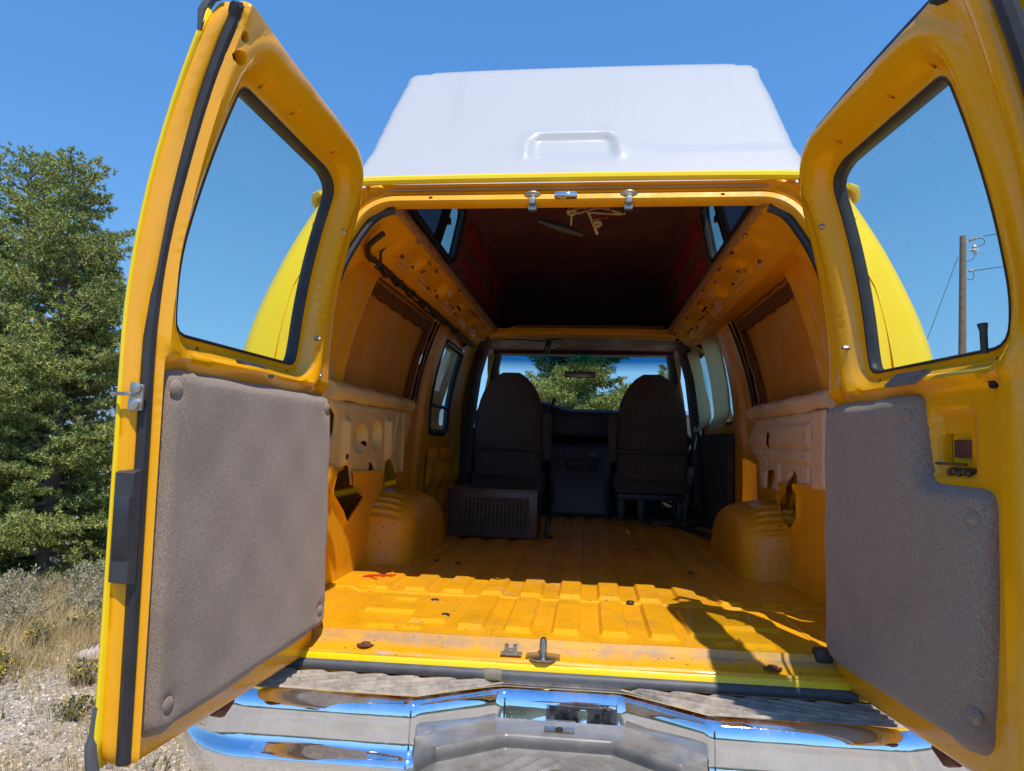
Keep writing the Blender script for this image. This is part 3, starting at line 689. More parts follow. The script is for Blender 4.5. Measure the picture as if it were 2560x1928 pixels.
# outer side walls, crown; the roof side windows are cut through shell and lining alike
WIN = rounded([(.64, 2.125), (1.56, 2.120), (1.63, 2.42), (.76, 2.42)], [.05, .06, .07, .08], 7)
def out_side(side):
    # in (y,z): from the slanted rear edge to the front
    zs = np.linspace(1.985, 2.49, 8)
    o = [(float(slant(1.985))+.30, 1.985), (4.0, 1.985), (3.8, 2.2), (3.4, 2.49)]+[(float(slant(z))+.30, z) for z in zs[::-1][:-1]]
    sheet('high_roof_side', o, [WIN], .05, lambda V: np.column_stack((side*rw(V[:, 1]), V[:, 0], V[:, 1])), M['white'], van, None, side > 0)
for s in (-1, 1): out_side(s)
xs = np.concatenate(([-.632, -.626, -.612, -.59, -.56], np.linspace(-.5, .5, 13), [.56, .59, .612, .626, .632]))
def crown_z(x): ax = abs(x); return 2.572-.012*(ax/.55)**2 if ax < .53 else 2.475+.088*math.sin(math.acos(min(1, (ax-.545)/.088))) if ax > .545 else 2.562
rr = [[(x, .46+y, crown_z(x)-max(0, y-3.0)*.8) for x in xs] for y in (0, .4, .9, 1.5, 2.1, 2.5, 3.0, 3.2, 3.3)]
rr[0] = [(x, float(slant(crown_z(x)))+.26, crown_z(x)-.002) for x in xs]
v, f = loft(rr, False); mesh('high_roof_top', v, [q[::-1] for q in f], M['white'], van, True, 60)
v, f = loft([[(x, 3.74, crown_z(x)-.235) for x in xs], [(x, 4.05, 2.0) for x in xs]], False); mesh('high_roof_front', v, f, M['white'], van)
# lining: maroon gelcoat
def lw(z): return rw(z)-.030-.03*lin(2.44, 2.5, np.asarray(z, float))
for side in (-1, 1):
    o = [(.17, 1.95), (3.72, 1.95), (3.56, 2.3), (3.46, 2.512), (.53, 2.512)]
    sheet('roof_lining_side', o, [WIN], .03, lambda V: np.column_stack((side*(lw(V[:, 1])+.004*np.sin(V[:, 0]*23)*np.sin(V[:, 1]*31)), V[:, 0], V[:, 1])), M['maroon'], van, None, side < 0)
    for zc, hw, y0, y1 in ((2.365, .062, 1.76, 3.46), (2.185, .045, 1.72, 3.32)):
        o = rounded([(y0-.03, zc-hw), (y1-.08, zc-hw), (y1, zc+hw), (y0+.07, zc+hw)], .02, 4)
        sheet('padded_strip', o, [], .016, lambda V, o=o: np.column_stack((side*(lw(V[:, 1])-.003-.022*sm(0, .03, seg_dist(V, o))), V[:, 0], V[:, 1])), M['redpad'], van, None, side < 0)
    b = MB()
    wp = [(side*(float(lw(z))-.002), y, z) for y, z in dens(WIN, .03)]
    b.tube(wp, .017, 8, closed=True)
    b.tube([(side*(float(lw(z))+.004), y, z) for y, z in ((1.215, 2.12), (1.26, 2.25), (1.32, 2.42))], .022, 8)
    fr = b.build('roof_window_frame', M['rubber'], van)
    q = MB(); q.box(-.014, .014, 1.285, 1.315, 2.245, 2.275, .003, mat=Matrix.Translation((side*(float(lw(2.26))-.006), 0, 0))); q.build('window_catch', M['rubber'], fr)
    G1 = [(1.22, 2.12), (1.555, 2.12), (1.62, 2.42), (1.32, 2.42)]; G2 = [(.65, 2.125), (1.22, 2.12), (1.32, 2.42), (.77, 2.42)]
    off = lambda V: np.column_stack((side*(lw(V[:, 1])+.012), V[:, 0], V[:, 1]))
    sheet('roof_window_pane', G1, [], .08, off, M['roofglass'], fr); sheet('roof_window_screen', G2, [], .08, off, M['roofscreen'], fr)
def ceil_fn(V):
    x, y = V[:, 0], V[:, 1]; return np.column_stack((x, y, 2.50+.012*(1-(x/.60)**2)+.004*np.sin(x*9+y*4)*np.sin(y*11)-.006*np.exp(-((y-2.6)/.01)**2)))
sheet('roof_lining', [(-.61, .50), (.61, .50), (.61, 3.47), (-.61, 3.47)], [], .03, ceil_fn, M['maroon'], van, None, True)
sheet('roof_lining_front', [(-.72, 1.93), (.72, 1.93), (.60, 2.52), (-.60, 2.52)], [], .05, lambda V: np.column_stack((V[:, 0], 3.70-.46*(V[:, 1]-1.945), V[:, 1])), M['darkplum'], van)
sheet('roof_lining_rear', [(-.68, 1.975), (.68, 1.975), (.60, 2.51), (-.60, 2.51)], [], .05, lambda V: np.column_stack((V[:, 0], slant(V[:, 1])+.05, V[:, 1])), M['maroon'], van, None, True)
b = MB(); b.box(-.42, .52, 2.56, 2.74, 1.962, 1.976, .004); b.build('trim_board', M['brownframe'], van)
sheet('over_cab_shelf', [(-.74, 2.62), (.74, 2.62), (.74, 3.75), (-.74, 3.75)], [], .1, lambda V: np.column_stack((V[:, 0], V[:, 1], 1.958+0*V[:, 0])), M['maroon'], van)
for side in (-1, 1): sheet('roof_cut_edge', [(.15, 0), (3.7, 0), (3.7, 1), (.15, 1)], [], .2, lambda V, side=side: np.column_stack((side*(.548+.16*V[:, 1]), V[:, 0], 1.957+.006*V[:, 1])), M['maroon'], van)
# roof beam over the cab
def beam_fn(V):
    x, s = V[:, 0], V[:, 1]
    y = np.interp(s, [0, .03, .035, .05, .09], [2.60, 2.60, 2.595, 2.62, 2.66]); z = np.interp(s, [0, .03, .035, .05, .09], [1.957, 1.927, 1.922, 1.914, 1.912])
    z = z-.006*np.cos(x*38)*(1-sm(.0, .012, s))
    return np.column_stack((x, y, z-.02*(x/.6)**2))
sheet('cab_roof_beam', [(-.60, 0), (.60, 0), (.60, .09), (-.60, .09)], [circ(x, .018, .004, 6) for x in (-.3, -.05, .22, .4)], .012, beam_fn, M['orange'], van, (0, .006, .02), True, 50)
sheet('cab_headliner', [(-.80, 2.63), (.80, 2.63), (.80, 4.12), (-.80, 4.12)], [], .08, lambda V: np.column_stack((V[:, 0], V[:, 1], 1.925+.12*sm(2.6, 3.2, V[:, 1])-.0*V[:, 0]-.10*(V[:, 0]/.8)**4)), M['visor'], van, None, True)

# --- cab: windscreen, dash, visors, pillars, seats
sheet('windscreen', [(-.80, 1.30), (.80, 1.30), (.74, 2.02), (-.74, 2.02)], [], .08, lambda V: np.column_stack((V[:, 0], 4.80-.95*(V[:, 1]-1.30)-.10*(V[:, 0]/.8)**2, V[:, 1])), M['windscreen'], van)
for side in (-1, 1):
    b = MB(); b.tube([(side*.83, 4.78, 1.22), (side*.80, 4.45, 1.55), (side*.775, 4.15, 1.86), (side*.74, 4.02, 2.02)], [.06, .055, .055, .07], 10); b.build('windscreen_pillar', M['cabplastic'], van)
    b = MB(); b.tube([(side*.83, 3.15, .8), (side*.83, 3.16, 1.3), (side*.79, 3.22, 1.7), (side*.73, 3.25, 1.97)], [.05, .055, .055, .06], 8); b.build('door_pillar', M['cabplastic'], van)
    b = MB(); b.box(-.31, .31, -.012, .012, -.040, .040, .012, mat=Matrix.Translation((side*.387, 4.0, 1.985)) @ Matrix.Rotation(R(-18), 4, 'X')); vz = b.build('sun_visor', M['visor'], van)
    b = MB(); b.box(-.05, .05, -.016, -.0125, -.016, .016, .001, mat=Matrix.Translation((side*.36, 4.0, 1.985)) @ Matrix.Rotation(R(-18), 4, 'X')); lb = b.build('warning_label', M['label'], vz)
    b = MB()
    for r_ in range(4): b.box(-.018, .045, -.0175, -.0165, -.011+.006*r_, -.008+.006*r_, 0, mat=Matrix.Translation((side*.36, 4.0, 1.985)) @ Matrix.Rotation(R(-18), 4, 'X'))
    b.box(-.042, -.025, -.0175, -.0165, -.008, .010, 0, mat=Matrix.Translation((side*.36, 4.0, 1.985)) @ Matrix.Rotation(R(-18), 4, 'X'))
    b.build('label_print', M['darktrim'], vz)
b = MB(); b.box(-.13, .13, -.012, .012, -.027, .027, .012, mat=Matrix.Translation((-.022, 4.0, 1.797))); b.tube([(-.022, 4.01, 1.80), (-.022, 4.10, 1.84)], .008, 8)
mr = b.build('rear_view_mirror', M['blackplastic'], van)
b = MB(); b.box(-.118, .118, -.0135, -.0125, -.020, .020, .0005, mat=Matrix.Translation((-.022, 4.0, 1.797))); b.build('mirror_glass', M['mirror'], mr)
# dash
rings = []
for x in np.linspace(-.84, .84, 41):
    hood = .09*math.exp(-((x+.48)/.30)**4)+.03*math.exp(-((x-.1)/.35)**4)
    prof = [(3.80, .80), (3.70, .98), (3.66, 1.20), (3.70, 1.24), (3.62, 1.28), (3.66, 1.40), (3.68, 1.44+hood), (3.76, 1.465+hood), (3.95, 1.44+hood*.6), (4.4, 1.36), (4.80, 1.28), (4.85, .8)]
    rings.append([(x, y-.04*(abs(x)/.84)**2, z) for y, z in prof])
v, f = loft(rings, False, False, False); dash = mesh('dashboard', v, f, M['dashplastic'], van, True, 40)
b = MB()
b.box(-.31, .21, 3.608, 3.66, 1.285, 1.435, .006)
for z in (1.30, 1.345, 1.39): b.box(-.08, .20, 3.60, 3.62, z, z+.030, .004)
b.box(-.30, -.08, 3.612, 3.66, 1.30, 1.42, .004)
b.box(-.29, -.24, 3.60, 3.66, 1.31, 1.42, .004); b.build('dash_panel', M['blackplastic'], dash)
b = MB(); b.lathe((-.122, 3.625, 1.357), (0, -1, 0), [(.019, 0), (.019, .012), (.014, .016)], 14); b.box(-.185, -.16, 3.61, 3.63, 1.36, 1.375, .003); b.build('dash_knob', M['bulb'], dash)
b = MB(); ang = [2*math.pi*k/28 for k in range(28)]
b.tube([(-.46+.19*math.cos(a), 3.42+.08*math.sin(a), 1.36+.17*math.sin(a)) for a in ang], .013, 8, closed=True); b.tube([(-.46, 3.62, 1.30), (-.46, 3.44, 1.355)], .025, 8); b.tube([(-.64, 3.42, 1.36), (-.28, 3.42, 1.36)], .012, 6); b.build('steering_wheel', M['blackplastic'], van)
b = MB(); b.tube([(-.28, 3.50, 1.42), (-.22, 3.48, 1.52), (-.20, 3.48, 1.56)], [.008, .011, .013], 8); b.build('gear_stalk', M['blackplastic'], van)
# engine cover
rings = []
for y, hw, zt in ((3.15, .20, .80), (3.22, .21, 1.02), (3.35, .22, 1.17), (3.70, .24, 1.22), (3.9, .25, 1.22)):
    rings.append([(-hw, y, .72), (-hw*.98, y, zt-.06), (-hw*.85, y, zt), (hw*.85, y, zt), (hw*.98, y, zt-.06), (hw, y, .72)])
v, f = loft(rings, True, True, False); eng = mesh('engine_cover', v, f, M['cabplastic'], van, True, 30)
b = MB(); b.box(-.10, .13, 3.20, 3.30, 1.03, 1.11, .02); b.build('storage_tray', M['dashplastic'], eng)
for (xa, xb_) in ((.06, .13), (-.16, -.14), (-.10, -.08)): b = MB(); b.box(xa, xb_, 3.27, 3.34, 1.12, 1.163, .004); b.build('cup_holder', M['cabplastic'], eng)
b = MB(); b.box(-.86, .86, 2.98, 4.6, .712, .728, .006); cm = b.build('cab_floor_mat', M['cabmat'], van)
for k in range(9): b = MB(); b.box(-.46+.12*k, -.40+.12*k, 2.968, 2.99, .716, .7265, .002); b.build('mat_tab', M['cabmat'], cm)
b = MB(); b.box(.47, .66, 2.66, 2.90, .728, .733, .002); b.build('scuff_plate', M['sealgrey'], van)
b = MB(); b.box(-.9, .9, 4.55, 4.6, .6, 1.3, 0); b.build('firewall', M['dark'], van)

def seat(sx):
    cx = sx*.472
    zs = np.linspace(0, 1, 22); rings = []
    for t in zs:
        z = 1.00+.69*t
        hw = float(np.interp(z, [1.0, 1.10, 1.25, 1.43, 1.50, 1.56, 1.60, 1.635, 1.66, 1.68, 1.69], [.222, .230, .233, .222, .207, .183, .158, .130, .108, .085, .06]))
        th = .075*(1-.35*t)*(1 if t < .95 else .55)
        yc = 2.80+.02*t+ .05*(t-.5)
        ring = []
        for k in range(24):
            a = 2*math.pi*k/24; c, s_ = math.cos(a), math.sin(a)
            px = hw*np.sign(c)*abs(c)**.45; py = th*np.sign(s_)*abs(s_)**.7
            ring.append((cx+px, yc+py, z))
        if abs(t-.262) < .03: ring = [(cx+(q[0]-cx)*.985, q[1]+(.016 if q[1] < yc else 0), q[2]) for q in ring]
        rings.append(ring)
    v, f = loft(rings, True, True, True)
    se = mesh('bucket_seat', v, f, M['seatcloth'], van, True, 60)
    se['label'] = 'driver seat behind the heater box' if sx < 0 else 'passenger seat on an open pedestal'
    b = MB(); b.box(cx-.232, cx+.232, 2.712, 2.728, 1.165, 1.185, .006); b.build('seam_strap', M['rubber'], se)
    b = MB(); b.box(cx-.245, cx+.235, 2.74, 3.25, .90, 1.03, .05); b.build('seat_cushion', M['seatcloth'], se)
    b = MB(); xi = -sx*.257
    b.box(cx+xi-.030, cx+xi+.030, 2.74, 3.16, 1.12, 1.20, .028); b.box(cx+xi-.029, cx+xi+.029, 2.72, 2.81, 1.10, 1.42, .028); b.build('armrest', M['seatcloth'], se)
    b = MB(); b.box(cx-.22, cx+.22, 2.80, 3.2, .86, .90, .008)
    for px in (-.19, -.06, .19) if sx > 0 else (-.19, 0, .19):
        b.box(cx+px-.02, cx+px+.02, 2.84, 2.90, .728, .86, .004); b.box(cx+px-.02, cx+px+.02, 3.08, 3.14, .728, .86, .004)
    if sx < 0: b.box(cx-.2, cx+.2, 2.90, 3.1, .728, .86, .004)
    b.build('seat_pedestal', M['blackplastic'], se)
seat(-1); seat(1)
# seat belts
for side in (-1, 1):
    b = MB(); b.tube(curve_pts([(side*.74, 3.1, 1.86), (side*.77, 3.0, 1.6), (side*.80, 2.95, 1.2), (side*.80, 2.93, .76)]), .011, 6); b.tube([(side*.72, 3.1, 1.88), (side*.76, 3.1, 1.80)], .022, 8); b.build('seat_belt', M['darktrim'], van)
# dangling dash camera box on a wire
b = MB(); b.box(-.020, .020, -.014, .014, -.055, .055, .005, mat=Matrix.Translation((-.235, 2.95, 1.885)) @ Matrix.Rotation(R(14), 4, 'Y')); b.tube(curve_pts([(-.53, 2.66, 1.895), (-.42, 2.8, 1.915), (-.30, 2.9, 1.92), (-.23, 2.95, 1.93), (-.15, 2.95, 1.94), (-.13, 2.95, 1.90), (-.17, 2.95, 1.87), (-.22, 2.95, 1.86)]), .004, 6)
mod = b.build('hanging_module', M['blackplastic'], van)
b = MB(); b.box(-.243, -.238, 2.932, 2.937, 1.86, 1.885, .001); b.build('module_switch', M['label'], mod)

# windows of the body side
def pane(name, side, poly, y_off=.0, m='sideglass', off=.07):
    return sheet(name, poly, [], .1, lambda V: np.column_stack((side*(wx(V[:, 1])+off), V[:, 0], V[:, 1])), M[m], van)
fw = pane('side_window_glass', -1, [(2.03, 1.23), (2.66, 1.23), (2.82, 1.85), (2.13, 1.85)], off=.035)
b = MB(); b.tube([(-float(wx(z))-.01, y, z) for y, z in dens(rounded([(2.07, 1.265), (2.60, 1.265), (2.77, 1.81), (2.16, 1.81)], .07), .05)], .022, 8, closed=True)
b.tube([(-float(wx(1.44))-.01, 2.10, 1.43), (-float(wx(1.44))-.01, 2.66, 1.43)], .013, 6); b.build('side_window_frame', M['rubber'], fw)
for side in (-1, 1): pane('front_door_glass', side, [(3.24, 1.30), (4.2, 1.30), (4.05, 1.85), (3.95, 1.98), (3.3, 1.98)])
for y0 in (2.12, 2.66):
    pn = pane('cargo_door_glass', 1, [(y0-.03, 1.33), (y0+.43, 1.33), (y0+.47, 1.86), (y0+.03, 1.86)], off=.04)
    b = MB(); b.tube([(float(wx(z))+.012, y, z) for y, z in dens(rounded([(y0, 1.36), (y0+.40, 1.36), (y0+.45, 1.83), (y0+.05, 1.83)], .06), .05)], .014, 8, closed=True); b.build('window_gasket', M['rubber'], pn)
# left lower quarter below the side window
def low_fn(V):
    y, z = V[:, 0], V[:, 1]; return np.column_stack((-(wx(z)-.012-.03*np.exp(-((y-2.3)/.12)**2)*np.exp(-((z-1.05)/.08)**2)-.02*np.sin(y*22)*np.sin(z*20)), y, z))
sheet('lower_quarter_panel', [(1.95, .72), (2.95, .72), (2.95, 1.16), (2.02, 1.18)], [], .025, low_fn, M['orange'], van, None, False, 50)
# cargo door trims on the right
def trim_fn(c):
    def f(V):
        y, z = V[:, 0], V[:, 1]; r = .035+.02*np.sin((y-c)*14)*sm(1.3, 1.5, z)+.05*(1-sm(1.31, 1.42, z)); return np.column_stack((wx(z)-r, y, z))
    return f
for (poly, c) in (([(1.99, 1.355), (2.20, 1.312), (2.42, 1.318), (2.54, 1.37), (2.63, 1.43), (2.60, 1.62), (2.56, 1.86), (2.12, 1.86), (2.11, 1.60), (2.05, 1.45)], 2.3), ([(2.66, 1.36), (2.84, 1.318), (3.06, 1.322), (3.22, 1.36), (3.32, 1.43), (3.28, 1.64), (3.24, 1.86), (2.84, 1.86), (2.86, 1.62), (2.80, 1.45), (2.72, 1.42)], 2.9)):
    sheet('window_trim', poly, [], .02, trim_fn(c), M['trim'], van, (.008, 0, 0), True, 60)
sheet('cargo_door_liner', rounded([(2.07, .74), (3.22, .60), (3.26, 1.30), (2.07, 1.30)], .02), [], .04, lambda V: np.column_stack((wx(V[:, 1])-.05-.01*np.sin(V[:, 0]*8), V[:, 0], V[:, 1])), M['darktrim'], van, (.03, 0, 0), True)
b = MB(); b.box(.785, .80, 2.62, 2.66, 1.12, 1.20, .004); b.box(.78, .80, 2.58, 2.74, 1.19, 1.205, .003); b.build('cargo_door_handle', M['rust'], van)
b = MB(); b.box(.70, .86, 2.62, 3.0, .712, .72, .004); b.tube([(.60, 2.62, .735), (.68, 2.25, .735), (.74, 2.05, .735)], .016, 8); b.build('step_seal', M['rubber'], van)
b = MB(); b.tube([(.68, 2.98, .735), (.75, 3.0, 1.08)], [.035, .03], 8); b.build('belt_cover', M['trim'], van)
# short angled lever on the floor by the box
b = MB(); b.tube(curve_pts([(-.13, 1.85, .72), (-.15, 1.83, .74), (-.15, 1.85, .80), (-.14, 1.88, .815)]), .014, 8); b.build('floor_lever', M['blackplastic'], van)
# loose wiring and lamp sockets behind the header
b = MB(); b.tube([(-.128, .44, 1.985), (-.05, .46, 1.965), (.028, .45, 1.935)], [.007, .016, .007], 10); b.build('dome_lamp', M['blackplastic'], van)
for (x, y, z) in ((-.014, .40, 2.000), (.072, .42, 1.965)): b = MB(); b.lathe((x, y, z+.012), (.1, -.4, -1), [(.010, 0), (.017, .006), (.018, .018), (.012, .022), (.006, .020), (.004, .012)], 16); b.build('lamp_socket', M['bulb'], van)
b = MB(); b.tube(curve_pts([(-0.02, 0.31, 1.972), (0.03, 0.39, 2.012), (0.06, 0.47, 1.982), (0.075, 0.51, 1.957)]), .005, 6); b.tube(curve_pts([(0.01, 0.33, 1.972), (0.08, 0.41, 2.017), (0.15, 0.45, 2.012), (0.165, 0.43, 2.002)]), .004, 6); b.tube(curve_pts([(0.04, 0.35, 1.982), (0.12, 0.43, 2.002), (0.155, 0.42, 1.997)]), .003, 6)
b.tube([(-.01, .40, 2.04), (-.015, .42, 1.96)], .0035, 6); b.build('lamp_wire', M['wirewhite'], van)
b = MB(); b.tube(curve_pts([(0.03, 0.33, 1.982), (0.09, 0.39, 2.032), (0.12, 0.43, 2.012), (0.1, 0.43, 1.987), (0.06, 0.41, 1.992)]), .003, 6); b.build('red_lamp_wire', M['wirered'], van)

# --- bumper: chrome face, step pad, pocket
def fy(x):                                   # plan shape of the front edge
    ax = abs(x); f_ = -.275+.125*(1-float(lin(.145, .335, np.array([ax]))[0])); e = max(0, ax-.72)/.25; return f_+.17*e**2.2
BX = np.concatenate((np.linspace(-.965, -.36, 22), np.linspace(-.345, .345, 56), np.linspace(.36, .965, 22)))
def chrome_ring(x):
    y0 = fy(x); ax = abs(x); k = 1-float(sm(.22, .36, np.array([ax]))[0])
    prof = [(.040, .594), (.028, .599), (.018, .602), (.006, .601), (-.006, .596), (-.014, .587), (-.0190, .575), (-.0215, .56), (-.0255, .54), (-.0310, .515), (-.0345, .500), (-.039, .492), (-.048, .485), (-.056, .476), (-.059, .464), (-.056, .450), (-.047, .42), (-.02, .37)]
    r = []
    tl_ = .74+.26*float(1-lin(.16, .30, np.array([ax]))[0])         # the face leans out less at the sides
    for (dy, z) in prof:
        yy = y0+(dy if z > .575 else -.019+(dy+.019)*(tl_ if z > .49 else 1) if z > .49 else dy)
        r.append((x, yy, z+.021-.035*max(0, (ax-.75)/.22)**2*(1 if z > .5 else .3)))
    return r
v, f = loft([chrome_ring(x) for x in BX], False)
bump_o = mesh('rear_bumper', v, [q[::-1] for q in f], M['chrome'], van, True, None)
def pad_fn(V):
    x, t = V[:, 0], V[:, 1]                  # t: 0 rear edge under the sill .. 1 chrome edge
    yf = np.array([fy(a)+.030 for a in x]); yb = -.115+.0*x; y = yb+(yf-yb)*t
    z = .6185+0*x
    dist = np.sin((np.abs(x)*.36-(-y)*1.0)*215)
    edge = sm(.05, .12, t)*(1-sm(.86, .92, t))
    z = z+.0095*sm(.0, .5, dist)*edge*sm(.10, .2, np.abs(x))
    z = z+.006*sm(.2, .6, np.sin(t*30))*(1-sm(.10, .2, np.abs(x)))
    z = z+.005*sm(.90, .93, t)*(1-sm(.965, .985, t))
    return np.column_stack((x, y, z))
n1, n2 = 420, 60
xs = np.linspace(-.90, .90, n1); ts = np.linspace(0, 1, n2); gx, gt = np.meshgrid(xs, ts, indexing='ij'); P = pad_fn(np.column_stack((gx.ravel(), gt.ravel())))
f = [(i*n2+j, i*n2+j+1, (i+1)*n2+j+1, (i+1)*n2+j) for i in range(n1-1) for j in range(n2-1)]
mesh('step_pad', P, f, M['pad'], bump_o, True, 70)
b = MB(); pts = [(x, -.020, .612) for x in np.linspace(-.72, .72, 30)]
rg = [[(x, -.100, .652), (x, -.116, .651), (x, -.124, .645), (x, -.127, .637), (x, -.124, .628), (x, -.100, .624)] for x in np.linspace(-.73, .705, 40)]
v, f = loft(rg, True, True, True); mesh('sill_bumper_strip', v, f, M['greyrubber'], van, True, 50)
b = MB(); rg = [[(x, -.106, .654), (x, -.117, .653), (x, -.1255, .646), (x, -.1285, .637), (x, -.1255, .627), (x, -.112, .6245)] for x in (-.195, -.150)]
v, f = loft(rg, True, True, True); mesh('tape_wrap', v, f, M['tape'], van, True, 50)
# lower grey step with its sunken tread, in the dip of the bumper
xs_ = np.linspace(-.325, .325, 131); rings = []
for x in xs_:
    ax = abs(x); c_ = fy(x)-.0215; r_ = float(np.interp(ax, [0, .122, .26, .325], [-.275, -.275, -.372, -.318])); e_ = float(lin(.262, .325, np.array([ax]))[0])
    row = [(x, c_, .548), (x, c_-.004, .5565), (x, c_*.55+r_*.45, .559), (x, r_+.016, .5585), (x, r_+.010, .5600), (x, r_+.004, .5585), (x, r_, .553), (x, r_-.0015, .546), (x, r_+.002, .536), (x, r_+.004, .527), (x, r_-.002, .5225)]
    for k in range(1, 36):
        d_ = .004*k; y = r_-.002-d_; z = .5225-.20*d_; fan = math.sin((ax*.75-(-y-.28)*.8)*190)
        z += .0055*max(0, min(1, fan*3))*float(sm(.012, .02, np.array([d_]))[0])*(1-math.exp(-((x/.06)**4+((y+.375)/.05)**4)))*0+.0055*max(0, min(1, fan*3))*float(lin(.012, .02, np.array([d_]))[0])*(1 if (x/.06)**2+((y+.385)/.05)**2 > 1 else 0)
        row.append((x, y, z))
    rings.append([(p[0], p[1], p[2]-.055*e_*min(1, k/6)) for k, p in enumerate(row)])
v, f = loft(rings, False); lowstep = mesh('lower_step', v, [q[::-1] for q in f], M['greypad'], bump_o, True, 50)
b = MB(); b.lathe((0, -.385, .500), (0, -.25, 1), [(.042, 0), (.042, .010), (.032, .012), (.026, .008)], 24); b.lathe((0, -.385, .502), (0, -.25, 1), [(.018, 0), (.018, .014), (.004, .016)], 6, 1); b.build('centre_bolt', [M['steel'], M['rust']], lowstep)
b = MB(); b.box(-.036, .036, -.016, .016, -.003, .003, .0025, mat=Matrix.Translation((0, -.235, .5585)) @ Matrix.Rotation(R(4), 4, 'X')); b.build('release_plate', M['steel'], lowstep)
b = MB(); b.lathe((.0, -.237, .561), (0, -.1, 1), [(.010, 0), (.009, .003), (.003, .0035)], 12); b.build('key_slot', M['dark'], lowstep)

# ------------------------------------------------------------------ rear doors
def door(side, ang, lab):
    a = R(ang-90); U = np.array((side*math.sin(a), -math.cos(a), 0)); W = np.array((-side*math.cos(a), -math.sin(a), 0)); O = np.array((side*.65, 0, 0))
    def P(u, wv, z):
        u = np.asarray(u, float); return O+u[..., None]*U+np.asarray(wv, float)[..., None]*W+np.asarray(z, float)[..., None]*np.array((0, 0, 1.))
    def pt(u, wv, z): return tuple(P(np.array(u), np.array(wv), np.array(z)))
    flip = side > 0
    ue = .790 if side < 0 else .845
    o = rounded([(.05, .645), (ue-.012, .645), (ue, 1.3), (ue-.005, 1.97), (ue-.02, 2.018), (.32, 1.978), (.145, 1.962), (.075, 1.86), (.066, 1.55), (.055, 1.30)], [.03, .05, 0, .03, .03, .03, .08, .05, .05, .05], 6)
    if side < 0: win = rounded([(.215, 1.405), (.690, 1.412), (.705, 1.55), (.685, 1.74), (.668, 1.905), (.262, 1.89), (.200, 1.865), (.205, 1.46)], [.05, .03, .05, .05, .02, .04, .05, .05], 7)
    else: win = rounded([(.213, 1.405), (.645, 1.412), (.660, 1.49), (.652, 1.66), (.636, 1.905), (.262, 1.89), (.200, 1.865), (.205, 1.46)], [.05, .05, .05, .05, .025, .04, .05, .05], 7)
    holes = [win]
    pocket = None
    if side > 0:
        pocket = rounded([(.455, 1.205), (.535, 1.205), (.535, 1.262), (.455, 1.262)], .008); holes += [pocket, [(.620, 1.342), (.640, 1.342), (.640, 1.352), (.620, 1.352)]]
    for (u, z) in ((.30, 1.925), (.50, 1.93), (.62, 1.928), (.25, 1.385), (.62, 1.392)): holes.append(circ(u, z, .0055, 8))
    if side < 0: holes += [circ(.745, 1.955, .010, 10), circ(.745, 1.915, .014, 10)]
    rim = .795 if side < 0 else .735
    bowl = rounded([(.440, 1.175), (.575, 1.175), (.575, 1.310), (.440, 1.310)], .02)
    def wf(V):
        u, z = V[:, 0], V[:, 1]; d = seg_dist(V, o); dw_ = seg_dist(V, win)
        r = -.030*(1-sm(.020, .042, dw_))                                  # recess round the glass
        r = r+.010*sm(.045, .060, dw_)*(1-sm(.078, .095, dw_))*(z > 1.36)    # raised bead
        r = r-.018*(1-lin(1.347, 1.356, z))*lin(.040, .052, u)*(1-lin(.648 if side > 0 else .752, .660 if side > 0 else .757, u))    # carpet field set back
        r = r-.006*sm(.10, .112, u)*(1-sm(.125, .14, u))*sm(1.40, 1.44, z)*(1-sm(1.82, 1.86, z))
        r = r+.014*np.exp(-((u-.45)/.10)**2)*np.exp(-((z-1.372)/.014)**2)
        if side < 0:
            r = r-.030*sm(.758, .766, u)
        else:
            r = r-.022*sm(.690, .712, u)*(1-sm(.742, .760, u))*.6-.030*sm(.775, .80, u)-.014*sm(.805, .82, u)
            r = r-.022*np.where(inside(V, bowl), sm(0, .015, seg_dist(V, bowl)), 0)
        r = r-.016*(1-np.sqrt(np.clip(1-(1-np.clip(d/.015, 0, 1))**2, 0, 1)))
        return g(z)+r
    ulines = (.752, .757, .7625, .767) if side < 0 else (.648, .660, .690, .701, .712, .742, .751, .760, .775, .7875, .80, .8125, .82)
    lines = [[(q, .66), (q, 1.965)] for q in ulines]+[grow(win, d)+[grow(win, d)[0]] for d in (.010, .020, .028, .036, .043)]+[grow(o, -d)+[grow(o, -d)[0]] for d in (.007, .015)]
    fr = sheet('rear_door', o, holes, .0115, lambda V: P(V[:, 0], wf(V), V[:, 1]), M['door'], van,
               lambda V: P(V[:, 0], g(V[:, 1])-.056+0*V[:, 0], V[:, 1]), flip, 55, lines)
    fr['label'] = lab
    fr.data.materials.append(M['lemon'])
    # outer skin lip in lemon paint, wraps the free edge
    ring = []
    for z in np.linspace(.655, 1.985, 26):
        gz = float(g(z)); ring.append([pt(ue-.03, gz-.063, z), pt(ue+.002, gz-.063, z), pt(ue+.003, gz-.060, z), pt(ue+.002, gz-.0565, z), pt(ue-.03, gz-.0565, z)])
    v, f = loft(ring, True, True, True); mesh('outer_skin_edge', v, [q if side < 0 else q[::-1] for q in f], M['lemon'], fr)
    sheet('outer_skin', grow(o, -.002), [grow(win, .003)], .05, lambda V: P(V[:, 0], g(V[:, 1])-.0588, V[:, 1]), M['lemon'], fr, None, not flip)
    # glass and its gasket
    big = grow(win, -.003)
    sheet('window_pane', big, [], .06, lambda V: P(V[:, 0], g(V[:, 1])-.047, V[:, 1]), M['glass'], fr, None, flip)
    def ringat(d, w_): return [pt(p[0], float(g(p[1]))+w_, p[1]) for p in resamp(grow(win, d), 120)]
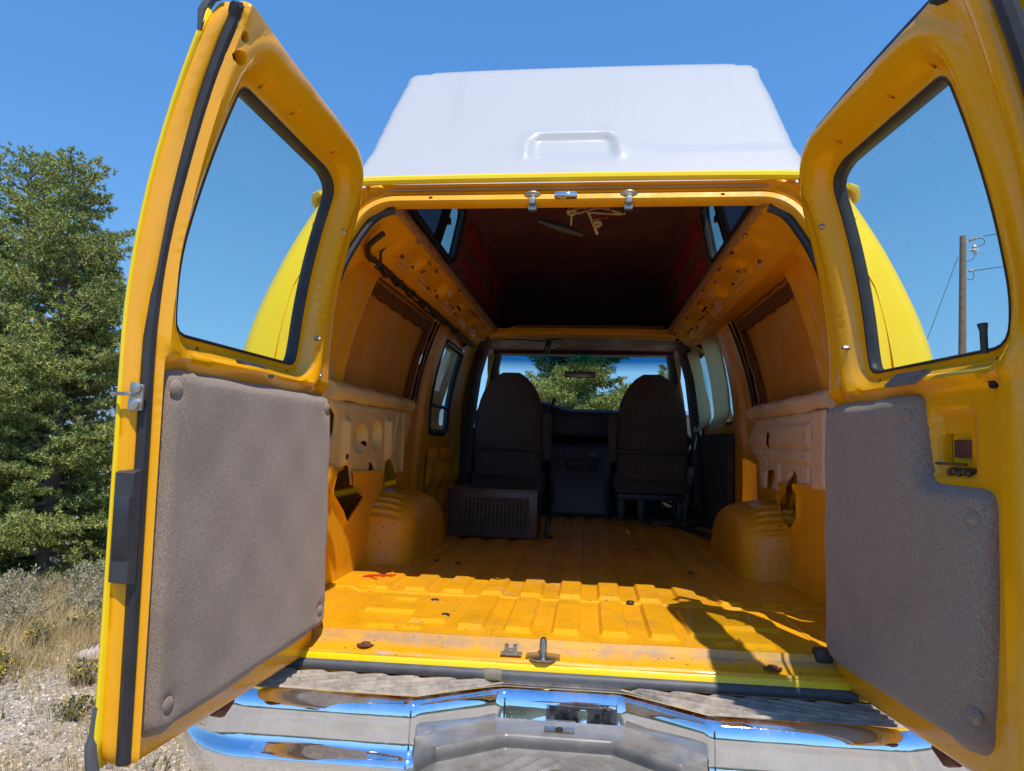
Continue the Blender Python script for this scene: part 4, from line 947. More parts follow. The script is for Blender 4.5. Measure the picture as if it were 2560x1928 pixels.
    v, f = loft([ringat(.004, -.0285), ringat(.001, -.0275), ringat(-.003, -.030), ringat(-.003, -.044), ringat(-.003, -.0572), ringat(.004, -.0582)], True)
    mesh('window_gasket', v, f, M['rubber'], fr)
    # weather strip
    b = MB(); us = ue-.026 if side < 0 else ue-.035
    pts = [(us, .66), (us+.002, .9), (us+.004, 1.2), (us+.003, 1.42), (us, 1.6), (us-.003, 1.85), (us-.004, 1.975), (us-.02, 2.002), (.5, 1.992), (.25, 1.972)]
    off = -.024 if side < 0 else -.018
    path = curve_pts([pt(u, float(g(z))+off, z) for u, z in pts], 5)
    rg = []
    b.tube(path, ([.0125]*36+[.009]*50)[:len(path)] if side < 0 else .015, 8)
    if side > 0: b.tube(curve_pts([pt(us+.012, float(g(z))-.004, z) for z in (1.60, 1.75, 1.85, 1.93)], 4), .016, 8)
    b.build('weatherstrip', M['rubber'], fr)
    b = MB(); b.tube(curve_pts([pt(u, float(g(z))-.045, z) for u, z in ((.064, 1.93), (.050, 1.7), (.044, 1.4), (.036, 1.0), (.036, .72))], 6), .014, 8); b.build('hinge_seal', M['rubber'], fr)
    # carpet panel
    if side < 0: cp = rounded([(.035, .712), (.746, .680), (.750, 1.10), (.748, 1.345), (.060, 1.338), (.045, 1.10)], [.05, .05, .1, .045, .03, .1], 6)
    else: cp = rounded([(.048, .704), (.602, .692), (.624, .90), (.630, 1.162), (.446, 1.166), (.434, 1.345), (.058, 1.338), (.046, 1.1)], [.06, .045, .1, .04, .035, .03, .03, .1], 6)
    def cf(V): d = seg_dist(V, cp); return -.020+.032*np.sqrt(np.clip(1-(1-np.clip(d/.026, 0, 1))**2, 0, 1))+.0015*np.sin(V[:, 0]*31)*np.sin(V[:, 1]*27)
    btn = [(.728, 1.305), (.092, 1.302), (.080, .765), (.700, .738)] if side < 0 else [(.098, 1.310), (.408, 1.298), (.596, 1.110), (.095, .768), (.588, .768)]
    def cfb(V):
        w_ = cf(V)
        for q in btn: w_ = w_-.010*np.exp(-(((V[:, 0]-q[0])**2+(V[:, 1]-q[1])**2)/.018**2))
        return w_
    cpo = sheet('carpet_panel', cp, [], .0125, lambda V: P(V[:, 0], cfb(V), V[:, 1]), M['carpet'], fr, lambda V: P(V[:, 0], -.026+0*V[:, 0], V[:, 1]), flip, 80)
    for (u, z) in btn:
        b = MB(); b.lathe(pt(u, .003, z), tuple(W), [(.016, 0), (.016, .004), (.012, .008), (.004, .010)], 14); b.build('panel_button', M['carpet'], fr)
    hs_ = [(.30, 1.925, .0052), (.50, 1.93, .0052), (.62, 1.928, .0052), (.25, 1.385, .0052), (.62, 1.392, .0052)]+([(.745, 1.955, .0095), (.745, 1.915, .0135)] if side < 0 else [(.630, 1.347, .009)])
    for (u, z, r_) in hs_:
        b = MB(); b.lathe(pt(u, float(g(z))-(.0405 if r_ < .009 else .016), z), tuple(W), [(r_, 0), (r_, .006), (r_*.5, .007)], 10); b.build('hole_shade', M['dark'], fr)  # near-black discs stand in for the shade inside the holes
    # small metal rest under the window, two silver screws
    b = MB(); q = [pt(.53, .004, 1.383), pt(.475, .004, 1.366), pt(.375, .006, 1.360), pt(.43, .006, 1.380), pt(.53, -.002, 1.379), pt(.475, -.002, 1.361), pt(.375, -.002, 1.355), pt(.43, -.002, 1.375)]
    if side > 0: q = [pt(.50, .018, 1.385), pt(.40, .022, 1.385), pt(.36, .026, 1.363), pt(.46, .026, 1.363), pt(.50, .012, 1.381), pt(.40, .016, 1.381), pt(.36, .02, 1.358), pt(.46, .02, 1.358)]
    b.add(q, [(0, 1, 2, 3), (7, 6, 5, 4), (0, 4, 5, 1), (1, 5, 6, 2), (2, 6, 7, 3), (3, 7, 4, 0)]); b.build('lock_flap', M['cabplastic'], fr)
    for (u, z) in ((.150, 1.77), (.165, 1.48), (.14, 1.385)) if side < 0 else ((.158, 1.77), (.170, 1.47)): b = MB(); b.lathe(pt(u, float(g(z))-.004, z), tuple(W), [(.006, 0), (.006, .012), (.004, .016)], 8); b.build('trim_screw', M['steel'], fr)
    # underside bracket
    b = MB(); b.tube([pt(.40, -.05, .64), pt(.43, -.05, .625), pt(.46, -.05, .64)], .014, 8); b.build('door_bracket', M['rust'], fr)
    if side < 0:
        # handle bezel and latch loop on the free edge, rubber corner caps
        e = lambda w_, z, d=0: pt(ue+d, w_, z-.012 if .9 < z < 1.22 else z)
        b = MB(); zz = [(.985, 1.20)]
        for (w0, w1, z0, z1, d, mi) in ((-.053, -.012, .975, 1.172, .008, 0), ):
            q = [e(w0, z0, -.01), e(w1, z0, -.01), e(w1, z1, -.01), e(w0, z1, -.01), e(w0+.003, z0+.006, d), e(w1-.003, z0+.006, d), e(w1-.003, z1-.006, d), e(w0+.003, z1-.006, d)]
            b.add(q, [(4, 5, 6, 7), (0, 1, 5, 4), (1, 2, 6, 5), (2, 3, 7, 6), (3, 0, 4, 7)])
        hb = b.build('release_bezel', M['blackplastic'], fr)
        b = MB(); q = [e(-.046, 1.02, .009), e(-.016, 1.02, .009), e(-.016, 1.128, .009), e(-.046, 1.128, .009), e(-.044, 1.025, .0125), e(-.018, 1.025, .0125), e(-.018, 1.123, .0125), e(-.044, 1.123, .0125)]
        b.add(q, [(4, 5, 6, 7), (0, 1, 5, 4), (1, 2, 6, 5), (2, 3, 7, 6), (3, 0, 4, 7)]); b.build('release_lever', M['rubber'], hb)
        b = MB()
        q = [e(-.040, 1.262, 0), e(-.012, 1.262, 0), e(-.010, 1.306, 0), e(-.036, 1.312, 0), e(-.040, 1.262, .004), e(-.012, 1.262, .004), e(-.010, 1.306, .004), e(-.036, 1.312, .004)]
        b.add(q, [(4, 5, 6, 7), (0, 1, 5, 4), (1, 2, 6, 5), (2, 3, 7, 6), (3, 0, 4, 7)])
        b.lathe(e(-.025, 1.273, .003), tuple(U), [(.010, 0), (.010, .006), (.005, .008)], 10); b.lathe(e(-.022, 1.301, .003), tuple(U), [(.009, 0), (.009, .006), (.005, .008)], 10)
        b.tube([e(-.024, 1.290, .0), e(-.026, 1.290, .014), e(-.050, 1.290, .016), e(-.066, 1.290, .012)], .0035, 8); b.build('striker_loop', M['galv'], fr)
        b = MB(); b.tube(curve_pts([e(-.062, .76, .0), e(-.066, .70, .002), e(-.058, .645, .0), e(-.035, .635, -.006)], 5), [.005]*5+[.010]*5+[.013]*6, 8); b.build('edge_cap', M['greyrubber'], fr)
        gz = float(g(1.95)); b = MB(); b.tube([e(gz-.060, 1.945, .0), e(gz-.056, 1.98, .0), e(gz-.042, 2.010, -.004), e(gz-.026, 2.018, -.012)], [.004, .009, .010, .008], 8); b.build('top_cap', M['greyrubber'], fr)
    else:
        def box_uwz(b, u0, u1, w0, w1, z0, z1, mi=0):
            q = [pt(u, w_, z) for u in (u0, u1) for w_ in (w0, w1) for z in (z0, z1)]
            b.add(q, [(0, 1, 3, 2), (4, 6, 7, 5), (0, 4, 5, 1), (2, 3, 7, 6), (0, 2, 6, 4), (1, 5, 7, 3)], mi)
        b = MB(); box_uwz(b, .435, .555, -.068, -.064, 1.16, 1.28); box_uwz(b, .47, .523, -.06, -.050, 1.215, 1.25)
        b.build('latch_cavity', M['rust'], fr)
        b = MB(); b.tube([pt(.453, -.024, 1.203), pt(.540, -.024, 1.203)], .003, 6); b.tube([pt(.475, -.034, 1.190), pt(.49, -.032, 1.190), pt(.515, -.032, 1.188), pt(.55, -.034, 1.191)], [.003, .008, .009, .006], 7)
        for q in range(5): b.lathe(pt(.495+.013*q, -.026, 1.186+.004*(q % 2)), tuple(W), [(.006, 0), (.006, .006), (.002, .008)], 7)
        b.build('latch_mechanism', M['boxmetal'], fr)
        b = MB(); b.tube([pt(.628, .0, 1.40), pt(.632, .004, 1.44), pt(.630, .004, 1.452)], [.006, .0065, .009], 9); b.build('lock_knob', M['rubber'], fr)
    return fr
door(-1, 93.7, 'left rear door with full carpet panel and black release bezel')
door(1, 98.8, 'right rear door with notched carpet panel and exposed latch')

# ------------------------------------------------------------------ heater box on the cargo floor
bx = empty('heater_box', (-.435, 1.93, .721)); tag(bx, 'dark brown metal box with wire grille on the van floor behind the driver seat', 'box')
def inbox(o): o.parent = bx; o.matrix_parent_inverse = Matrix.Translation(-Vector(bx.location)); return o
b = MB(); b.box(-.672, -.200, 1.765, 2.09, .724, .970, .006); inbox(b.build('cabinet', M['boxmetal']))
b = MB(); b.box(-.590, -.245, 1.757, 1.766, .770, .930, .001); inbox(b.build('grille_recess', M['dark']))
b = MB()
for k in range(17): b.tube([(-.585+.335*k/16, 1.755, .772), (-.585+.335*k/16, 1.755, .928)], .0018, 4)
for k in range(13): b.tube([(-.588, 1.752, .776+.150*k/12), (-.247, 1.752, .776+.150*k/12)], .0022, 4)
inbox(b.build('wire_grille', M['boxgrid']))
b = MB(); b.box(-.675, -.197, 1.760, 2.092, .962, .974, .003); inbox(b.build('lid', M['boxmetal']))
# ================================================================== surroundings
def fastmesh(name, V, F, mats, parent=None, smooth=False):
    V = np.ascontiguousarray(V, np.float32); F = np.ascontiguousarray(F, np.int32); me = bpy.data.meshes.new(name); n, k = F.shape
    me.vertices.add(len(V)); me.vertices.foreach_set('co', V.ravel()); me.loops.add(n*k); me.loops.foreach_set('vertex_index', F.ravel())
    me.polygons.add(n); me.polygons.foreach_set('loop_start', np.arange(0, n*k, k, dtype=np.int32)); me.polygons.foreach_set('loop_total', np.full(n, k, np.int32))
    me.update(); me.validate(); return link(name, me, mats, parent, smooth)
def leaf_mat(name, *stops, trans=.25):
    m = bpy.data.materials.new(name); m.use_nodes = True; t = m.node_tree; t.nodes.clear(); o = _n(t, 'ShaderNodeOutputMaterial')
    ge = _n(t, 'ShaderNodeNewGeometry'); tc = _n(t, 'ShaderNodeTexCoord')
    f_ = _n(t, 'ShaderNodeMath', operation='MULTIPLY_ADD'); t.links.new(noise(t, 2.6, 3, .6, tc.outputs['Object']), f_.inputs[0]); f_.inputs[1].default_value = .9
    h_ = mul(t, ge.outputs['Random Per Island'], .55); t.links.new(h_, f_.inputs[2])
    c = ramp(t, f_.outputs[0], *stops)
    d_ = _n(t, 'ShaderNodeBsdfDiffuse'); tl = _n(t, 'ShaderNodeBsdfTranslucent'); mx = _n(t, 'ShaderNodeMixShader'); mx.inputs[0].default_value = trans
    t.links.new(c, d_.inputs[0]); t.links.new(c, tl.inputs[0]); t.links.new(d_.outputs[0], mx.inputs[1]); t.links.new(tl.outputs[0], mx.inputs[2]); t.links.new(mx.outputs[0], o.inputs[0]); return m
M['needle'] = leaf_mat('conifer_needles', (.24, (.030, .062, .020)), (.5, (.125, .185, .055)), (.86, (.44, .45, .14)))
M['sage'] = leaf_mat('sage_leaves', (.25, (.17, .16, .085)), (.6, (.32, .29, .17)), (.95, (.46, .41, .26)), trans=.15)
M['drygrass'] = leaf_mat('dry_grass', (.25, (.30, .20, .085)), (.6, (.52, .37, .17)), (.95, (.70, .55, .30)), trans=.2)
M['herb'] = leaf_mat('herb_leaves', (.25, (.06, .08, .025)), (.6, (.13, .14, .045)), (.95, (.22, .20, .07)))
M['flower'] = simple('yellow_petals', (.75, .50, .02), .7, nz=40)
M['redleaf'] = leaf_mat('rusty_leaves', (.25, (.22, .08, .03)), (.6, (.42, .17, .06)), (.95, (.5, .28, .12)))
M['bark'] = simple('grey_bark', (.20, .155, .12), .9, nz=30, var=.4, bs=.6)
M['twig'] = simple('pale_twig', (.33, .27, .21), .9, nz=30, var=.3)
# --- ground
def gz(x, y): 
    x = np.asarray(x, float); y = np.asarray(y, float)
    return -.42*sm(2.9, 4.6, y)*sm(2.3, 3.4, -x)-.05*sm(3, 12, y)+.012*np.sin(x*2.1+y)*np.sin(y*1.7)*sm(.5, 3, np.hypot(x, y+1))+.05*sm(2.6, 3.6, -x)*np.sin(y*2.2+x*3)*.4
def ground_mat():
    m, t, p, v = base_mat('gravel_ground', (.3, .27, .22), .95)
    vo = _n(t, 'ShaderNodeTexVoronoi'); vo.inputs['Scale'].default_value = 62; t.links.new(v, vo.inputs['Vector'])
    vs = _n(t, 'ShaderNodeTexVoronoi'); vs.inputs['Scale'].default_value = 150; t.links.new(v, vs.inputs['Vector'])
    s = _n(t, 'ShaderNodeSeparateColor'); t.links.new(vo.outputs['Color'], s.inputs[0])
    c = ramp(t, s.outputs[0], (.0, (.16, .14, .12)), (.3, (.32, .265, .205)), (.6, (.44, .36, .27)), (.85, (.54, .45, .34)), (1, (.64, .56, .46)))
    s2 = _n(t, 'ShaderNodeSeparateColor'); t.links.new(vs.outputs['Color'], s2.inputs[0])
    c = mix(t, .4, c, ramp(t, s2.outputs[1], (0, (.22, .20, .18)), (1, (.48, .42, .34))))
    c = mix(t, ramp(t, noise(t, .9, 5, .6, v), (.42, 0), (.62, .7)), c, (.40, .29, .175))
    c = mix(t, ramp(t, noise(t, 5.5, 6, .7, scaled(t, v, (.6, 1.6, 1))), (.48, 0), (.68, .55)), c, (.20, .165, .125))
    c = mix(t, ramp(t, noise(t, .35, 5, .6, scaled(t, v, (.5, 1.5, 1))), (.46, 0), (.60, .5)), c, (.47, .39, .29))
    sx = _n(t, 'ShaderNodeSeparateXYZ'); t.links.new(v, sx.inputs[0])
    ln = _n(t, 'ShaderNodeVectorMath', operation='LENGTH'); t.links.new(v, ln.inputs[0])
    ad = _n(t, 'ShaderNodeMath', operation='MULTIPLY_ADD'); t.links.new(noise(t, .05, 4, .6, v), ad.inputs[0]); ad.inputs[1].default_value = 50; t.links.new(ln.outputs['Value'], ad.inputs[2])
    far = _n(t, 'ShaderNodeMapRange'); far.inputs[1].default_value = 45; far.inputs[2].default_value = 62; t.links.new(ad.outputs[0], far.inputs[0])
    veg = mix(t, ramp(t, noise(t, .04, 6, .65, v), (.4, 0), (.65, 1)), (.075, .085, .035), (.20, .165, .085))
    c = mix(t, far.outputs[0], c, veg)
    t.links.new(c, p.inputs['Base Color']); bump(t, p, vo.outputs['Distance'], .6, .012); return m
M['gravel'] = ground_mat()
rad = np.concatenate((np.linspace(0, 12, 70), np.geomspace(12.5, 9000, 46))); nth = 160
th = np.linspace(0, 2*np.pi, nth, endpoint=False); rr_, tt = np.meshgrid(rad, th, indexing='ij')
gx_ = rr_*np.cos(tt); gy_ = rr_*np.sin(tt); Vg = np.column_stack((gx_.ravel(), gy_.ravel(), gz(gx_, gy_).ravel()))
Fg = np.array([(i*nth+j, (i+1)*nth+j, (i+1)*nth+(j+1) % nth, i*nth+(j+1) % nth) for i in range(len(rad)-1) for j in range(nth)])
tag(fastmesh('ground', Vg, Fg, M['gravel'], None, True), kind='structure')
# far hills: a low dark ridge behind the viewer, mountains ahead with distance haze painted into their colour
def ridge(name, mat, az0, az1, dist, hfun, depth, n=160):
    rows = []
    for k in range(n):
        a = R(az0+(az1-az0)*k/(n-1)); dx, dy = math.sin(a), math.cos(a); h = hfun(az0+(az1-az0)*k/(n-1))
        rows.append([(dx*dist, dy*dist, -1), (dx*(dist+depth*.25), dy*(dist+depth*.25), h*.55), (dx*(dist+depth*.5), dy*(dist+depth*.5), h), (dx*(dist+depth), dy*(dist+depth), -1)])
    v, f = loft(rows, False); o = mesh(name, v, f, mat, None, True); tag(o, kind='structure'); return o
M['hillgreen'] = simple('dark_wooded_hill', (.035, .050, .022), .95, nz=.03, var=.6, bs=0)
M['mount'] = simple('haze_blue_mountain', (.15, .20, .26), .95, nz=.004, var=.25, bs=0)
rnd = np.random.default_rng(4)
ridge('hills', M['hillgreen'], 95, 275, 420, lambda a: 22+6*math.sin(a*.11)+4*math.sin(a*.37+1)+2.6*math.sin(a*1.3)+1.5*math.sin(a*3.7), 160, 400)
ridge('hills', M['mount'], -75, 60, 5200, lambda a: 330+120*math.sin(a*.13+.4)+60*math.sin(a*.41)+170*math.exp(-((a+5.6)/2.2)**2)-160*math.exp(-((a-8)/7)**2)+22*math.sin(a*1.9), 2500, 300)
# --- conifers
def unit(a): return a/np.maximum(np.linalg.norm(a, axis=-1, keepdims=True), 1e-9)
def conifer(loc, h, r, seed, nb, lab, group, blade=.046, per=12, lean=0, tops=()):
    rg = np.random.default_rng(seed); root = empty('conifer_tree', loc); tag(root, lab, 'tree', group)
    b = MB(); b.tube([(lean*t*h, .02*math.sin(t*5), h*t) for t in np.linspace(0, .98, 12)], list(np.linspace(.085*h/4, .008, 12)), 8); o = b.build('trunk', M['bark']); o.parent = root
    tp, td = [], []; bb = MB()
    spikes = [(0, 0, h, r)]+list(tops)
    for (ox_, oy_, hh, r2) in spikes:
        nbk = nb if (ox_, oy_) == (0, 0) else int(nb*.45); z00 = .02 if (ox_, oy_) == (0, 0) else .55
        for i in range(nbk):
            t = z00+(.985-z00)*((i+rg.random())/nbk); az = i*2.39996+rg.normal(0, .35)
            L = r2*((1-t)**.72*.93+.07)*min(1, .72+t*3)*rg.uniform(.50, 1.22); L = max(L, .10)
            dirh = np.array((math.cos(az), math.sin(az), 0)); p0 = np.array((ox_*min(1, t*1.4)+lean*t*h, oy_*min(1, t*1.4), hh*t)); sag = rg.uniform(.05, .28)*(1-t)+(-.35*t)
            P_ = lambda s: p0+dirh*(s*L)+np.array((0, 0, L*(-sag*s*1.3+(.22+sag*.4)*s*s)))
            ss = np.linspace(0, 1, 6); bb.tube([P_(s) for s in ss], list(np.linspace(.010+.012*L, .003, 6)), 4, cap=False)
            side = np.array((-dirh[1], dirh[0], 0)); step = .060; s = .16
            while s <= 1.0:
                q = P_(s); tl = (.42*L*(1-s)+.09)*rg.uniform(.6, 1.15)
                for sg in (-1, 1):
                    dv = unit(dirh*rg.uniform(.4, .9)+side*sg*rg.uniform(.6, 1.1)+np.array((0, 0, rg.uniform(-.15, .45)))); k = max(2, int(tl/.036))
                    for j in range(k):
                        tp.append(q+dv*tl*(j+.6)/k+rg.normal(0, .010, 3)); td.append(dv)
                s += step/L*rg.uniform(.8, 1.3)
            for j in range(3): tp.append(P_(.92+.04*j)); td.append(unit(dirh+np.array((0, 0, .4))))
    tp = np.array(tp); td = np.array(td); N = len(tp); tp = np.repeat(tp, per, 0); td = np.repeat(td, per, 0)
    bd = unit(td*.55+unit(rg.normal(0, 1, (N*per, 3)))*.85+np.array((0, 0, .18))); ln = blade*rg.uniform(.6, 1.15, (N*per, 1))
    wv = unit(np.cross(bd, unit(rg.normal(0, 1, (N*per, 3)))))*ln*.11
    V = np.stack((tp-wv, tp+wv, tp+bd*ln*.7+wv*.8, tp+bd*ln, tp+bd*ln*.7-wv*.8), 1).reshape(-1, 3)
    F = np.arange(N*per*5).reshape(-1, 5)
    o = fastmesh('crown', V, F, M['needle']); o.parent = root
    o = bb.build('branches', M['twig']); o.parent = root
    return root
GT = 'conifers around the van'
conifer((-5.78, 4.70, -.40), 4.55, 1.45, 11, 135, 'tall bushy conifer at the left edge, its pointed top the higher of the two', GT, tops=((-.45, .1, 3.9, .6),))
conifer((-4.98, 4.30, -.36), 4.25, 1.40, 23, 140, 'dense conifer close behind the open left rear door', GT, tops=((.30, .1, 3.55, .6),))
conifer((-.15, 11.2, -.1), 6.2, 1.75, 37, 190, 'broad sunlit conifer filling the middle of the windscreen', GT, blade=.075, per=6)
conifer((.9, 13.5, -.1), 2.6, 1.3, 41, 60, 'low conifer beside the one in the windscreen, seen under the mirror', GT, blade=.09, per=5)
conifer((2.12, 18, -.1), 3.55, .62, 43, 60, 'small slim conifer seen through the right end of the windscreen', GT, blade=.10, per=5)
conifer((-3.75, 11.0, -.1), 4.2, 1.15, 51, 85, 'conifer seen through the left side window of the van', GT, blade=.09, per=5)
# --- utility pole with hardware and wires
up = empty('utility_pole', (10.93, 20, -.06)); tag(up, 'weathered wooden utility pole seen through the right rear door glass', 'utility pole')
def onp(o, par=up): o.parent = par; o.matrix_parent_inverse = Matrix.Translation(-Vector(up.location)) if par is up else Matrix(); return o
M['polewood'] = simple('weathered_pole_wood', (.21, .135, .085), .9, nz=9, var=.35, bs=.4)
M['insul'] = simple('grey_insulator', (.45, .46, .47), .35, nz=20, var=.1)
b = MB(); b.tube([(10.86, 20, -.1), (10.93, 20, 4.0), (11.03, 20, 7.64)], [.14, .105, .085], 12); onp(b.build('post', M['polewood']))
b = MB(); b.tube([(11.08, 20, 7.47), (11.42, 20, 7.58)], .018, 6)
for k in range(5): b.lathe((11.20+.045*k, 20, 7.51+.015*k), (1, 0, .33), [(.05, 0), (.05, .012), (.02, .02)], 10)
onp(b.build('insulator_string', M['insul']))
b = MB(); b.tube([(11.10, 20, 7.22), (11.30, 20, 7.22)], .02, 6); b.lathe((11.33, 20, 7.16), (.1, 0, 1), [(.07, 0), (.085, .05), (.05, .10), (.07, .15), (.04, .22)], 12); b.lathe((11.40, 20, 7.10), (.3, 0, 1), [(.03, 0), (.04, .08), (.02, .18)], 10); onp(b.build('cutout_switch', M['insul']))
b = MB(); b.lathe((11.17, 20, 6.585), (1, 0, .25), [(.03, 0), (.05, .03), (.03, .06), (.045, .09), (.02, .14)], 10); onp(b.build('lower_insulator', M['insul']))
b = MB(); b.tube(curve_pts([(11.42, 20, 7.58), (11.60, 20, 7.55), (11.62, 20, 7.42), (11.50, 20, 7.36), (11.40, 20, 7.30)]), .010, 5); b.tube(curve_pts([(11.35, 20, 7.12), (11.32, 20, 6.98), (11.20, 20, 6.90), (11.10, 20, 6.88)]), .010, 5); b.tube(curve_pts([(11.28, 20, 6.58), (11.31, 20, 6.45), (11.26, 20, 6.34), (11.12, 20, 6.33)]), .010, 5); onp(b.build('jumper_wire', M['darktrim']))
for (a, c_) in (((11.60, 20, 7.64), (36, 17, 12.5)), ((11.30, 20, 6.60), (36, 17, 11.0))):
    b = MB(); b.tube([tuple(np.array(a)+(np.array(c_)-np.array(a))*t-np.array((0, 0, 1.4*t*(1-t)))) for t in np.linspace(0, 1, 16)], .012, 5); onp(b.build('power_line', M['darktrim']))
b = MB(); b.tube([(10.88, 20, 7.02), (8.3, 20, .0)], .009, 5); onp(b.build('guy_wire', M['darktrim']))
# --- loose stones, dry grass, herbs near the left door
rg = np.random.default_rng(9)
ico = bmesh.new(); bmesh.ops.create_icosphere(ico, subdivisions=1, radius=1); IV = np.array([v.co[:] for v in ico.verts]); IF = np.array([[v.index for v in f.verts] for f in ico.faces]); ico.free()
def stones(n, x0, x1, y0, y1, smin, smax):
    c = np.column_stack((rg.uniform(x0, x1, n), rg.uniform(y0, y1, n))); s = smin+(smax-smin)*rg.random(n)**3
    V = IV[None]*(1+rg.normal(0, .18, (n, len(IV), 1)))*s[:, None, None]*np.array((1, .85, .6))
    a = rg.uniform(0, 6.28, n); ca, sa = np.cos(a)[:, None], np.sin(a)[:, None]
    X = V[:, :, 0]*ca-V[:, :, 1]*sa+c[:, :1]; Y = V[:, :, 0]*sa+V[:, :, 1]*ca+c[:, 1:]; Z = V[:, :, 2]+(gz(c[:, 0], c[:, 1])+s*.2)[:, None]
    F = (IF[None]+np.arange(n)[:, None, None]*len(IV)).reshape(-1, 3); return np.stack((X, Y, Z), -1).reshape(-1, 3), F
def stone_mat():
    m, t, p, v = base_mat('pale_pebbles', (.4, .36, .3), .85); ge = _n(t, 'ShaderNodeNewGeometry')
    t.links.new(ramp(t, ge.outputs['Random Per Island'], (0, (.14, .125, .11)), (.3, (.31, .255, .20)), (.6, (.47, .38, .28)), (.85, (.57, .48, .37)), (1, (.68, .60, .49))), p.inputs['Base Color']); return m
M['stone'] = stone_mat()
V, F = stones(14000, -3.4, -1.0, -.2, 2.7, .004, .016); V2, F2 = stones(6000, -2.2, -.8, -.4, 1.2, .003, .010)
tag(fastmesh('loose_gravel', np.vstack((V, V2)), np.vstack((F, F2+len(V))), M['stone'], None, True), 'loose pale gravel scattered on the ground by the left door', kind='stuff')
def blades(cs, n, hmin, hmax, spread, wid, lean=.5):
    c = np.repeat(cs, n, 0); N = len(c); a = rg.uniform(0, 6.28, N); rr2 = spread*np.sqrt(rg.random(N)); b0 = np.column_stack((c[:, 0]+rr2*np.cos(a), c[:, 1]+rr2*np.sin(a))); z = gz(b0[:, 0], b0[:, 1])
    h = rg.uniform(hmin, hmax, N); la = rg.uniform(0, 6.28, N); lv = np.column_stack((np.cos(la), np.sin(la)))*(lean*h*rg.random(N))[:, None]; wv = np.column_stack((-np.sin(la+1), np.cos(la+1)))*wid
    p = lambda u, k: np.column_stack((b0+lv*u**1.6+k*wv*(1-u), z+h*u))
    V = np.stack((p(0, -1), p(0, 1), p(.55, 1), p(1, 0), p(.55, -1)), 1).reshape(-1, 3); return V, np.arange(N*5).reshape(-1, 5)
def patch(n, f):
    q = np.column_stack((rg.uniform(-4.6, -1.2, n*4), rg.uniform(-.3, 4.2, n*4))); keep = rg.random(len(q)) < f(q[:, 0], q[:, 1]); return q[keep][:n]
veg = lambda x, y: np.clip(sm(.4, 2.0, y*.8-x*.55-1.55), .05, 1)
V, F = blades(patch(2600, lambda x, y: np.clip(veg(x, y)*1.2+.10, 0, 1)), 18, .03, .17, .07, .0018, .8); tag(fastmesh('dry_grass', V, F, M['drygrass']), 'straw coloured dry grass tufts growing through the gravel', kind='stuff')
V, F = blades(patch(650, veg), 14, .02, .10, .05, .003, .9); tag(fastmesh('ground_herbs', V, F, M['herb']), 'low green herbs growing through the gravel', kind='stuff')
def leafy(n, cs, size, mat, name, lab=None):
    pass
# sagebrush plants
def sage(loc, h, r, seed, mat, nm, lab, cat, grp, leafs=900, tipm=None):
    r_ = np.random.default_rng(seed); root = empty(nm, (loc[0], loc[1], float(gz(*loc)))); tag(root, lab, cat, grp); b = MB(); pts = []; tips = []
    for k in range(26):
        a = r_.uniform(0, 6.28); t = r_.random()**.6; e = np.array((math.cos(a)*r*t, math.sin(a)*r*t, h*r_.uniform(.65, 1.1)*(1-.35*t)))
        m_ = e*.5+np.array((0, 0, -.1*h)) ; P_ = curve_pts([(0, 0, 0), m_, e], 4); b.tube(P_, list(np.linspace(.004, .0015, len(P_))), 4, cap=False)
        tips.append(e)
        for j in range(leafs//26): s = r_.uniform(.25, 1); i0 = min(int(s*(len(P_)-1)), len(P_)-2); pts.append(P_[i0]+(P_[i0+1]-P_[i0])*r_.random()+r_.normal(0, .010, 3))
    o = b.build('stems', M['twig']); o.parent = root; pts = np.array(pts); N = len(pts); dv = unit(r_.normal(0, 1, (N, 3))+np.array((0, 0, .9))); ln = r_.uniform(.010, .026, (N, 1)); wv = unit(np.cross(dv, r_.normal(0, 1, (N, 3))))*ln*.2
    V = np.stack((pts-wv*.4, pts+wv*.4, pts+dv*ln*.6+wv, pts+dv*ln, pts+dv*ln*.6-wv), 1).reshape(-1, 3); o = fastmesh('leaves', V, np.arange(N*5).reshape(-1, 5), mat); o.parent = root
    if tipm is not None:
        tips = np.repeat(np.array(tips)[::2], 5, 0); tips = tips+r_.normal(0, .012, tips.shape); N = len(tips); dv = unit(r_.normal(0, 1, (N, 3))+np.array((0, 0, 1))); wv = unit(np.cross(dv, r_.normal(0, 1, (N, 3))))*.0035
        V = np.stack((tips-wv, tips+wv, tips+dv*.012), 1).reshape(-1, 3); o = fastmesh('flowers', V, np.arange(N*3).reshape(-1, 3), tipm); o.parent = root; o['kind'] = 'stuff'
SG = 'grey sagebrush in front of the conifers'; srnd = random.Random(2)
for k, (x, y) in enumerate(((-3.62, 2.95), (-3.85, 2.78), (-3.35, 2.62), (-3.52, 2.35), (-3.95, 2.45), (-3.15, 2.75), (-3.28, 3.05), (-3.72, 3.25), (-3.38, 2.05), (-3.65, 1.95), (-3.05, 2.40), (-4.15, 2.95))):
    sage((x, y), .18+.09*srnd.random()+(.10 if k in (6, 5, 7) else 0), .20, 60+k, M['sage'], 'sagebrush', 'grey green sagebrush bush on the verge in front of the conifers', 'shrub', SG, 1300)
FG = 'yellow flowering plants in the gravel'
for k, (x, y) in enumerate(((-4.05, 2.70), (-3.92, 2.62), (-2.98, 1.82), (-2.72, 2.25), (-2.95, 2.15), (-3.2, 1.7), (-2.35, 1.35), (-2.75, 1.25), (-2.10, .95), (-2.85, 1.42), (-3.0, 1.45), (-3.12, 2.0))):
    sage((x, y), .09+.05*srnd.random(), .09, 90+k, M['herb'], 'wildflower', 'small yellow flowered plant growing in the gravel by the left door', 'plant', FG, 420, M['flower'])
